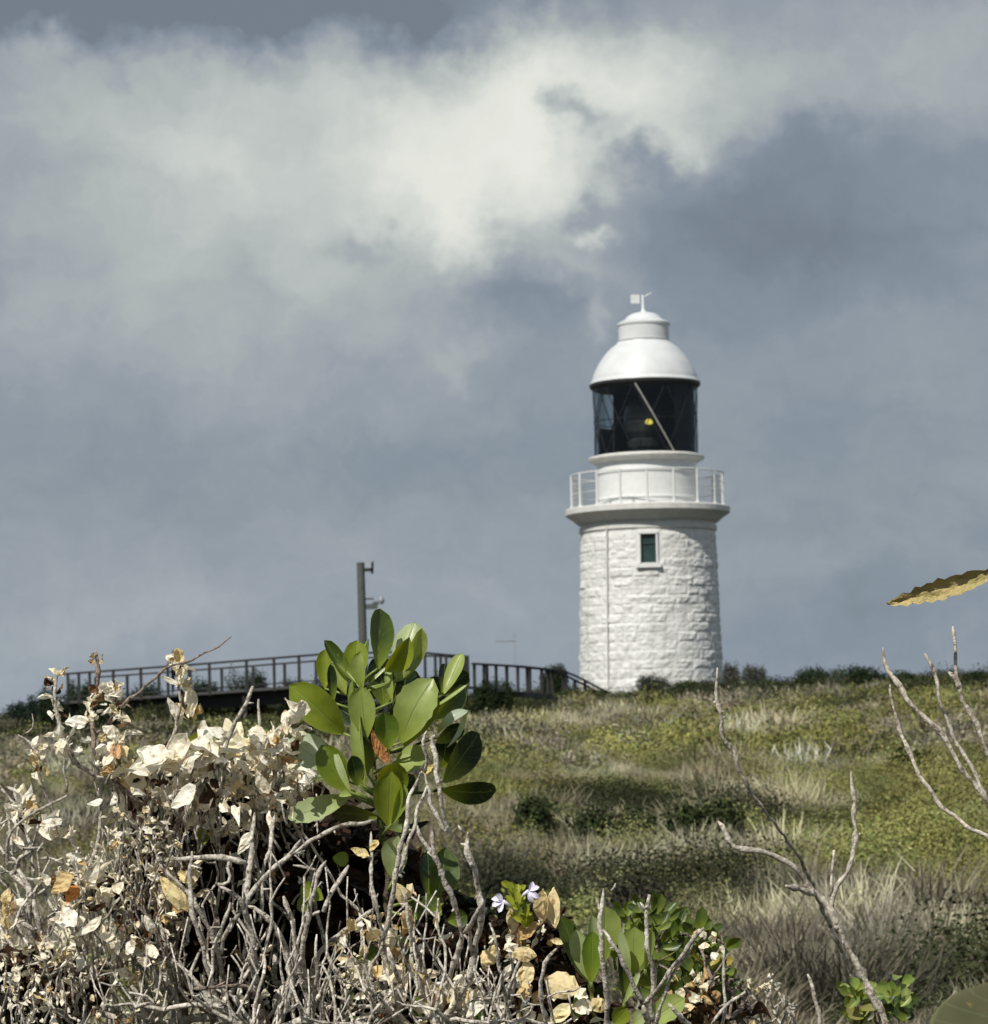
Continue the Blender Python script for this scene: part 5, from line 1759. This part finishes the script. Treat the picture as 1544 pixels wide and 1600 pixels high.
TL = [(868, 1450, 862, 1388, 24, TAN[3]), (848, 1440, 850, 1388, 26, TAN[1]), (800, 1460, 798, 1418, 22, TAN[3]), (812, 1468, 835, 1440, 26, (.60, .42, .2)),
      (752, 1505, 778, 1482, 30, TAN[1]), (800, 1490, 838, 1492, 24, TAN[3]), (818, 1545, 826, 1500, 26, TAN[3]), (806, 1556, 832, 1540, 24, TAN[0]),
      (752, 1540, 744, 1570, 20, CREAM[0]), (762, 1575, 748, 1560, 16, CREAM[0]), (905, 1545, 850, 1530, 44, TAN[3]), (860, 1600, 895, 1570, 26, (.85, .78, .5)),
      (925, 1560, 945, 1580, 24, TAN[1]), (880, 1475, 860, 1470, 12, TAN[3]), (805, 1462, 790, 1470, 14, CREAM[0])]
for (bx, by, tx, ty, w_, c2) in TL:
    mb = MB()
    leaf_px(mb, bx, by, tx, ty, w_, 2.66, 0, R.uniform(-.01, .01), R.uniform(-.5, .2), R.uniform(.1, .6), np.array(c2), cup=R.uniform(-.5, .9), ruf=.05, curl=R.uniform(-.4, .4), kind='ov', nu=8, nv=5)
    mb.build('withered_leaf', M_dead, fs)
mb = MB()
scatter(mb, [(830, 1500, 60, 60, 2.72, 2.85, 200, 24, 50, ((ROT_SHADE, 1),)), (880, 1570, 70, 40, 2.72, 2.84, 140, 24, 50, ((ROT_SHADE, 1),)),
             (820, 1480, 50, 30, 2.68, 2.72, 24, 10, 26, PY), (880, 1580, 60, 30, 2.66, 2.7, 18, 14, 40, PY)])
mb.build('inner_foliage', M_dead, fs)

# ------------------------------------------------------------------ lower green shoots
c_ = P(960, 1800, 2.7)
lg = thing('green_leafy_shrub', 'low pair of upright glossy green leaf whorls between grey twigs at the bottom', 'shrub', (c_[0], c_[1], gz_at(c_)))
mb = MB()
for pl in [[(922, 1535, 4, 2.70), (926, 1570, 5, 2.7), (940, 1640, 6, 2.72), (955, 1760, 7, 2.74)], [(975, 1565, 4, 2.68), (978, 1600, 5, 2.7), (960, 1700, 6, 2.73)],
           [(1060, 1484, 2, 2.72), (1020, 1505, 2.5, 2.72), (998, 1520, 3, 2.71), (975, 1565, 4, 2.7)]]:
    twig_line(mb, pl, col=np.array([.16, .17, .06]))
trunks(mb, P(955, 1760, 2.74), .006)
mb.build('stem', M_bark, lg, smooth=True)
for (bx, by, tx, ty, w_, nx, nz, col, d_) in [
    (920, 1535, 877, 1432, 34, .3, -.1, G3, 2.70), (922, 1532, 900, 1452, 34, -.4, .3, G4, 2.69), (924, 1535, 926, 1455, 32, .0, .1, (.14, .22, .02), 2.68),
    (945, 1500, 945, 1416, 50, .2, .3, G2, 2.72), (930, 1500, 925, 1430, 22, .4, .2, G4, 2.70), (960, 1500, 955, 1440, 30, .5, -.2, G3, 2.73),
    (990, 1520, 992, 1448, 46, -.2, .3, G2, 2.71), (985, 1520, 970, 1455, 18, -.5, .4, G4, 2.70), (1008, 1515, 1018, 1452, 18, .6, .2, G2, 2.70),
    (976, 1568, 972, 1468, 26, .7, -.3, GD, 2.72), (975, 1568, 1000, 1520, 12, -.4, .3, G4, 2.68), (998, 1540, 1026, 1515, 30, .4, -.2, G3, 2.73),
    (1030, 1560, 1034, 1510, 24, .5, -.2, G3, 2.75), (1008, 1600, 1070, 1560, 40, -.1, .3, G2, 2.68), (990, 1600, 1010, 1582, 24, -.2, .3, G4, 2.68),
    (960, 1600, 980, 1575, 30, .1, .2, G1, 2.69), (900, 1560, 905, 1590, 22, .2, -.2, (.16, .2, .02), 2.69), (930, 1590, 935, 1540, 26, .7, -.3, GD, 2.74)]:
    mb = MB()
    leaf_px(mb, bx, by, tx, ty, w_, d_, 0, -.01, nx, nz, np.array(col) * R.uniform(.9, 1.15), cup=.35, serr=.03)
    mb.tube([P(bx, by, d_), P(bx + 2, by + 14, d_ + .01)], [.0014, .0018], 5, (.18, .24, .04))
    mb.build('leaf', M_leaf, lg, smooth=True)

c_ = P(985, 1800, 2.6)
b5 = thing('bare_shrub', 'grey forked bare twigs standing in front of the low green whorls', 'shrub', (c_[0], c_[1], gz_at(c_)), 'bare twiggy shrubs in the foreground')
mb = MB()
for pl in [
    [(943, 1388, 2.5, 2.60), (941, 1410, 4, 2.6), (936, 1445, 5, 2.6), (940, 1480, 5, 2.6), (944, 1520, 5.5, 2.61), (950, 1560, 6, 2.62), (950, 1610, 6.5, 2.64), (960, 1720, 7, 2.68)],
    [(932, 1405, 3, 2.6), (934, 1420, 3, 2.6), (938, 1440, 3, 2.6)],
    [(962, 1380, 2.5, 2.64), (955, 1392, 2.5, 2.64)],
    [(942, 1452, 4, 2.6), (960, 1480, 4.5, 2.6), (980, 1515, 5, 2.61), (995, 1550, 5, 2.62), (1005, 1572, 5.5, 2.63)],
    [(1015, 1398, 4.5, 2.58), (1009, 1420, 4.5, 2.58), (1011, 1455, 4.5, 2.58), (1014, 1490, 4.5, 2.58), (1022, 1515, 5, 2.59), (1020, 1550, 5, 2.6), (1020, 1600, 6, 2.62), (1010, 1720, 7, 2.68)],
    [(1000, 1410, 2, 2.58), (1008, 1422, 3, 2.58)],
    [(1100, 1450, 3, 2.56), (1088, 1460, 5.5, 2.56), (1070, 1488, 5, 2.57), (1050, 1510, 4.5, 2.58), (1030, 1545, 4.5, 2.59), (1008, 1568, 5, 2.61)],
    [(1084, 1470, 3, 2.57), (1062, 1505, 3.5, 2.58), (1045, 1535, 3.5, 2.59), (1032, 1570, 4, 2.6), (1024, 1610, 5, 2.62)],
    [(1045, 1568, 4, 2.55), (1060, 1585, 5, 2.55), (1080, 1606, 5.5, 2.57), (1100, 1680, 6, 2.6)],
    [(1132, 1480, 3, 2.62), (1130, 1510, 3, 2.62), (1134, 1560, 4, 2.62), (1128, 1600, 4, 2.63), (1120, 1700, 5, 2.66)],
    [(1112, 1600, 4.5, 2.6), (1128, 1580, 4, 2.6), (1150, 1560, 3.5, 2.61), (1165, 1550, 3, 2.61)],
    [(1140, 1512, 2.5, 2.63), (1131, 1508, 3, 2.62)],
    [(1005, 1572, 5, 2.62), (1012, 1590, 5.5, 2.63), (1018, 1620, 6, 2.64)],
]:
    op, orr = twig_line(mb, pl, col=BARK * 1.1)
    stubs(mb, op, orr, int(len(op) * .12), ln=(.003, .008), col=BARK)
for x in (960, 1010, 1100, 1120):
    mb.tube([P(985, 1800, 2.70), P(x, 1700, 2.67)], [.006, .0045], 6, BARK)
trunks(mb, P(985, 1800, 2.70), .007)
mb.build('twigs', M_bark, b5, smooth=True)

# small leafy shrub behind, lower middle
c_ = P(1080, 1800, 3.2)
sl = thing('leafy_shrub', 'small leafy shrub with green and yellowing leaves behind the forked twigs', 'shrub', (c_[0], c_[1], gz_at(c_)))
mb, mt = MB(), MB()
GR_ = (((.07, .11, .02), (.10, .15, .03), (.14, .19, .04), (.05, .08, .02)), 1.0)
YE_ = (((.42, .32, .06), (.30, .30, .05)), 1.0)
nodes, par = grow(P(1080, 1800, 3.2), region_targets([(1085, 1500, 60, 60, 3.0, 3.3, 60), (1040, 1480, 60, 50, 3.0, 3.3, 40), (1130, 1560, 60, 40, 3.0, 3.2, 30)]), .6)
skeleton(mt, nodes, par, r0=.0011, e=.35, col=BARKD * 1.3)
trunks(mt, P(1080, 1800, 3.2), .008, 2)
for (cx, cy, rx, ry, n, pal) in [(1060, 1480, 60, 40, 110, GR_), (1100, 1500, 40, 50, 90, GR_), (1040, 1540, 70, 40, 90, GR_), (1108, 1520, 26, 26, 30, YE_), (1000, 1440, 60, 26, 60, GR_), (1100, 1560, 50, 40, 60, GR_)]:
    for _ in range(n):
        a, r_ = R.uniform(0, 6.283), math.sqrt(R.random())
        p = P(cx + rx * r_ * math.cos(a), cy + ry * r_ * math.sin(a), R.uniform(3.02, 3.25))
        s = R.uniform(22, 38) / F * 3.1
        mb.leaf(p, p + nrm([R.normal(0, .7), R.normal(0, .5) - .2, R.uniform(.2, 1)]) * s, s * .5, nrm([R.normal(0, .5), -1, R.uniform(0, .8)]), cup=.4, nu=5, nv=4, col=pick((pal[0], 1)))
mt.build('twigs', M_bark, sl, smooth=True)
mb.build('foliage', M_leaf, sl, smooth=True)
mb = MB()
scatter(mb, [(1075, 1540, 50, 30, 2.98, 3.02, 30, 14, 32, PY), (1100, 1470, 30, 20, 2.98, 3.02, 10, 12, 26, PC), (1060, 1575, 60, 25, 3.0, 3.1, 40, 20, 40, PB), (1120, 1590, 60, 20, 3.0, 3.1, 30, 20, 36, PB)])
mb.build('dead_foliage', M_dead, sl)

# small twiggy plant at the bottom, right of it
c_ = P(1210, 1800, 3.1)
sm = thing('twiggy_plant', 'small twiggy plant with a few cream leaf tips at the bottom edge', 'plant', (c_[0], c_[1], gz_at(c_)))
mb = MB()
for pl in [[(1168, 1530, 2.5, 3.1), (1172, 1555, 3, 3.1), (1190, 1580, 3.5, 3.1), (1200, 1620, 4, 3.1), (1210, 1800, 6, 3.12)],
           [(1172, 1552, 3, 3.1), (1150, 1572, 3, 3.1), (1112, 1604, 4, 3.1)],
           [(1225, 1555, 3, 3.08), (1235, 1585, 3.5, 3.08), (1248, 1610, 4, 3.1), (1225, 1760, 5, 3.12)],
           [(1206, 1540, 2, 3.1), (1196, 1570, 2.5, 3.1), (1194, 1590, 3, 3.1)],
           [(1262, 1522, 3.5, 3.1), (1272, 1550, 4, 3.1), (1280, 1585, 4.5, 3.1), (1275, 1660, 5, 3.1), (1230, 1790, 5, 3.12)]]:
    op, orr = twig_line(mb, pl, col=BARK)
    stubs(mb, op, orr, 6, ln=(.003, .01))
nodes, par = grow(P(1210, 1800, 3.12), region_targets([(1190, 1580, 60, 40, 3.05, 3.2, 40)]), .6)
skeleton(mb, nodes, par, r0=.0009, e=.34)
trunks(mb, P(1210, 1800, 3.12), .007)
mb.build('twigs', M_bark, sm, smooth=True)
mb = MB()
scatter(mb, [(1170, 1535, 8, 10, 3.06, 3.08, 6, 8, 14, PC), (1188, 1545, 16, 6, 3.06, 3.08, 8, 8, 18, PC), (1208, 1535, 10, 12, 3.06, 3.08, 8, 8, 16, PC)])
mb.build('leaf_tips', M_dead, sm)

# ------------------------------------------------------------------ bare branches, right
c_ = P(1400, 1800, 2.9)
rb = thing('bare_branch', 'thick forked bare branch with peeling grey bark right of centre', 'branch', (c_[0], c_[1], gz_at(c_)), 'bare branches on the right')
mb = MB()
RB = np.array([.56, .525, .46])
for pl in [
    [(1122, 1283, 3, 2.86), (1134, 1300, 5, 2.86), (1142, 1320, 6, 2.86), (1152, 1327, 7, 2.86), (1180, 1330, 6, 2.86), (1215, 1338, 6.5, 2.87), (1242, 1355, 7, 2.87), (1262, 1382, 7, 2.88), (1286, 1405, 8, 2.88), (1304, 1430, 9, 2.88), (1312, 1460, 8, 2.88), (1330, 1490, 8, 2.88), (1346, 1520, 8.5, 2.88), (1362, 1558, 8, 2.88), (1378, 1580, 8.5, 2.88), (1390, 1610, 9, 2.88), (1400, 1800, 12, 2.9)],
    [(1228, 1384, 5, 2.85), (1240, 1386, 6, 2.86), (1258, 1392, 5, 2.87), (1275, 1398, 5, 2.88)],
    [(1330, 1203, 2.5, 2.90), (1330, 1228, 4, 2.9), (1337, 1250, 5, 2.9), (1332, 1275, 5, 2.9), (1337, 1305, 5, 2.9), (1334, 1332, 5.5, 2.89), (1326, 1362, 5.5, 2.89), (1308, 1385, 6, 2.88), (1300, 1405, 6.5, 2.88), (1300, 1425, 7, 2.88)],
    [(1303, 1328, 3, 2.88), (1302, 1350, 4, 2.88), (1299, 1378, 4, 2.88), (1297, 1400, 4, 2.88)],
    [(1337, 1308, 2, 2.9), (1345, 1302, 2, 2.9)],
]:
    op, orr = twig_line(mb, pl, scale=.88, col=RB, knob=.26, sides=9)
    stubs(mb, op, orr, int(len(op) * .08), ln=(.003, .007), col=RB * .8)
trunks(mb, P(1400, 1800, 2.9), .009)
mb.build('branch_wood', M_bark, rb, smooth=True)
# the slender one
c_ = P(1290, 1800, 3.1)
rb2 = thing('bare_branch', 'slender bare twig rising up to the right foot of the tower', 'branch', (c_[0], c_[1], gz_at(c_)), 'bare branches on the right')
mb = MB()
op, orr = twig_line(mb, [(1121, 1043, 2.5, 2.95), (1119, 1070, 3.5, 2.95), (1119, 1090, 4.5, 2.95), (1126, 1112, 4, 2.95), (1127, 1140, 4, 2.96), (1134, 1158, 4.5, 2.96), (1147, 1172, 5, 2.97), (1150, 1192, 4.5, 2.97), (1165, 1220, 4, 2.98), (1175, 1240, 4, 2.99), (1195, 1268, 3.5, 3.0), (1222, 1302, 3, 3.04), (1250, 1340, 3.4, 3.12), (1285, 1420, 4, 3.2), (1330, 1520, 5, 3.25), (1350, 1700, 7, 3.3)], col=RB * 1.05, knob=.2)
stubs(mb, op, orr, 6, ln=(.003, .007), col=RB)
trunks(mb, P(1350, 1700, 3.3), .007)
mb.build('branch_wood', M_bark, rb2, smooth=True)

# cluster of pale branches leaning in from the right edge
RJ = (1660, 1480)
c_ = P(RJ[0] + 30, 1800, 2.75)
rb3 = thing('bare_branch', 'cluster of four pale bare branches reaching in from the right edge', 'branch', (c_[0], c_[1], gz_at(c_)), 'bare branches on the right')
mb = MB()
for pl in [
    [(1380, 1012, 3, 2.72), (1382, 1036, 4.5, 2.72), (1396, 1058, 6, 2.72), (1412, 1082, 5.5, 2.72), (1436, 1115, 6, 2.72), (1458, 1132, 6.5, 2.72), (1480, 1160, 5.5, 2.72), (1496, 1188, 5.5, 2.72), (1512, 1212, 6, 2.72), (1548, 1258, 6.5, 2.73), (1600, 1340, 7, 2.74), (RJ[0], RJ[1], 9, 2.75)],
    [(1445, 1021, 4, 2.74), (1458, 1042, 5, 2.74), (1466, 1066, 4.5, 2.74), (1466, 1090, 4.5, 2.74), (1480, 1125, 4.5, 2.74), (1488, 1152, 5, 2.74), (1504, 1172, 5, 2.74), (1524, 1206, 5.5, 2.74), (1530, 1228, 5.5, 2.74), (1560, 1280, 6, 2.74), (1612, 1370, 7, 2.75), (RJ[0], RJ[1], 8, 2.75)],
    [(1489, 979, 4, 2.70), (1492, 1005, 4.5, 2.7), (1495, 1040, 4, 2.7), (1498, 1070, 5, 2.7), (1508, 1100, 5.5, 2.7), (1526, 1130, 6, 2.7), (1532, 1155, 6, 2.7), (1550, 1195, 6.5, 2.71), (1590, 1290, 7, 2.73), (RJ[0], RJ[1], 8, 2.75)],
    [(1482, 1050, 5, 2.7), (1492, 1062, 5.5, 2.7), (1499, 1076, 5, 2.7)],
    [(1391, 1070, 4, 2.76), (1392, 1085, 4, 2.76), (1397, 1110, 2.6, 2.76), (1404, 1138, 4, 2.76), (1414, 1160, 5, 2.76), (1424, 1185, 5, 2.76), (1436, 1210, 5, 2.76), (1464, 1250, 5.5, 2.76), (1500, 1282, 5.5, 2.76), (1550, 1312, 6, 2.76), (1610, 1380, 7, 2.76), (RJ[0], RJ[1], 8, 2.75)],
    [(RJ[0], RJ[1], 10, 2.75), (RJ[0] + 20, 1640, 11, 2.75), (RJ[0] + 30, 1800, 12, 2.75)],
    # runs on upwards outside the frame and carries the withered leaf
    [(1640, 905, 3, 2.66), (1665, 960, 4, 2.67), (1680, 1100, 5, 2.69), (1690, 1280, 6, 2.72), (RJ[0] + 6, RJ[1] + 20, 8, 2.75)],
    [(1560, 888, 1.6, 2.66), (1600, 890, 2.2, 2.66), (1642, 906, 3, 2.66)],
]:
    op, orr = twig_line(mb, pl, scale=.88, col=RB * 1.12, knob=.24, sides=8)
    stubs(mb, op, orr, int(len(op) * .08), ln=(.002, .006), col=RB)
trunks(mb, P(RJ[0] + 30, 1800, 2.75), .009)
mb.build('branch_wood', M_bark, rb3, smooth=True)
mb = MB()
b_, t_ = P(1566, 889, 2.66), P(1386, 944, 2.66)
mb.leaf(b_, t_, 32 / F * 2.66, np.array([.1, -1.0, -.15]), cup=.5, bend=.05, nu=20, nv=7, kind='ov', ruf=.055, serr=.12, col=(.36, .30, .09))
wl = mb.build('withered_leaf', mottled('olive_withered_leaf', (.36, .31, .11, 1), (.46, .36, .15, 1), 45, .65, .3, 200, c3=(.60, .30, .15, 1)), rb3, smooth=True)
tag(wl, 'olive brown withered leaf hanging at the right edge against the sky')
# yellow green plant at the bottom right
c_ = P(1370, 1800, 3.2)
yg = thing('leafy_shrub', 'small bright green plant behind the thick forked branch at the bottom edge', 'shrub', (c_[0], c_[1], gz_at(c_)))
mb, mt = MB(), MB()
twig_line(mt, [(1370, 1560, 3, 3.2), (1372, 1640, 4, 3.2), (1370, 1800, 5, 3.2)], col=BARKD)
trunks(mt, P(1370, 1800, 3.2), .007)
for (cx, cy, rx, ry, n, cols_) in [(1340, 1560, 24, 16, 34, ((.15, .22, .04), (.22, .28, .06))), (1398, 1558, 20, 16, 26, ((.16, .24, .05), (.24, .30, .08))),
                                  (1400, 1580, 30, 14, 40, ((.04, .07, .02), (.05, .08, .02))), (1350, 1590, 30, 14, 26, ((.05, .06, .02), (.34, .30, .10)))]:
    for _ in range(n):
        p = P(cx + R.normal(0, rx * .5), cy + R.normal(0, ry * .6), 3.2 + R.normal(0, .03))
        s = R.uniform(18, 30) / F * 3.2
        mb.leaf(p, p + nrm([R.normal(0, .7), R.normal(0, .5), R.uniform(.1, 1)]) * s, s * .6, nrm([R.normal(0, .4), -1, R.uniform(0, .9)]), cup=.4, nu=5, nv=4, col=pick((cols_, 1)))
mt.build('stem', M_bark, yg, smooth=True)
mb.build('foliage', M_leaf, yg, smooth=True)

# big leaf close to the lens, bottom right corner
c_ = P(1640, 2100, 1.5)
cl = thing('near_leaf_shoot', 'edge of a large dull green leaf in the bottom right corner', 'plant', (c_[0], c_[1], gz_at(c_)))
mb = MB()
mb.leaf(P(1600, 1720, 1.5), P(1560, 1530, 1.52), .085, np.array([.3, -1, .0]), cup=-.1, nu=16, nv=10, kind='ob', col=(.12, .12, .06))
mb.build('leaf', M_leaf, cl, smooth=True)
mb = MB()
mb.tube([P(1600, 1720, 1.5), P(1620, 1900, 1.5), P(1640, 2100, 1.5)], [.002, .003, .004], 7, (.12, .14, .05))
trunks(mb, P(1640, 2100, 1.5), .005)
mb.build('stem', M_bark, cl, smooth=True)
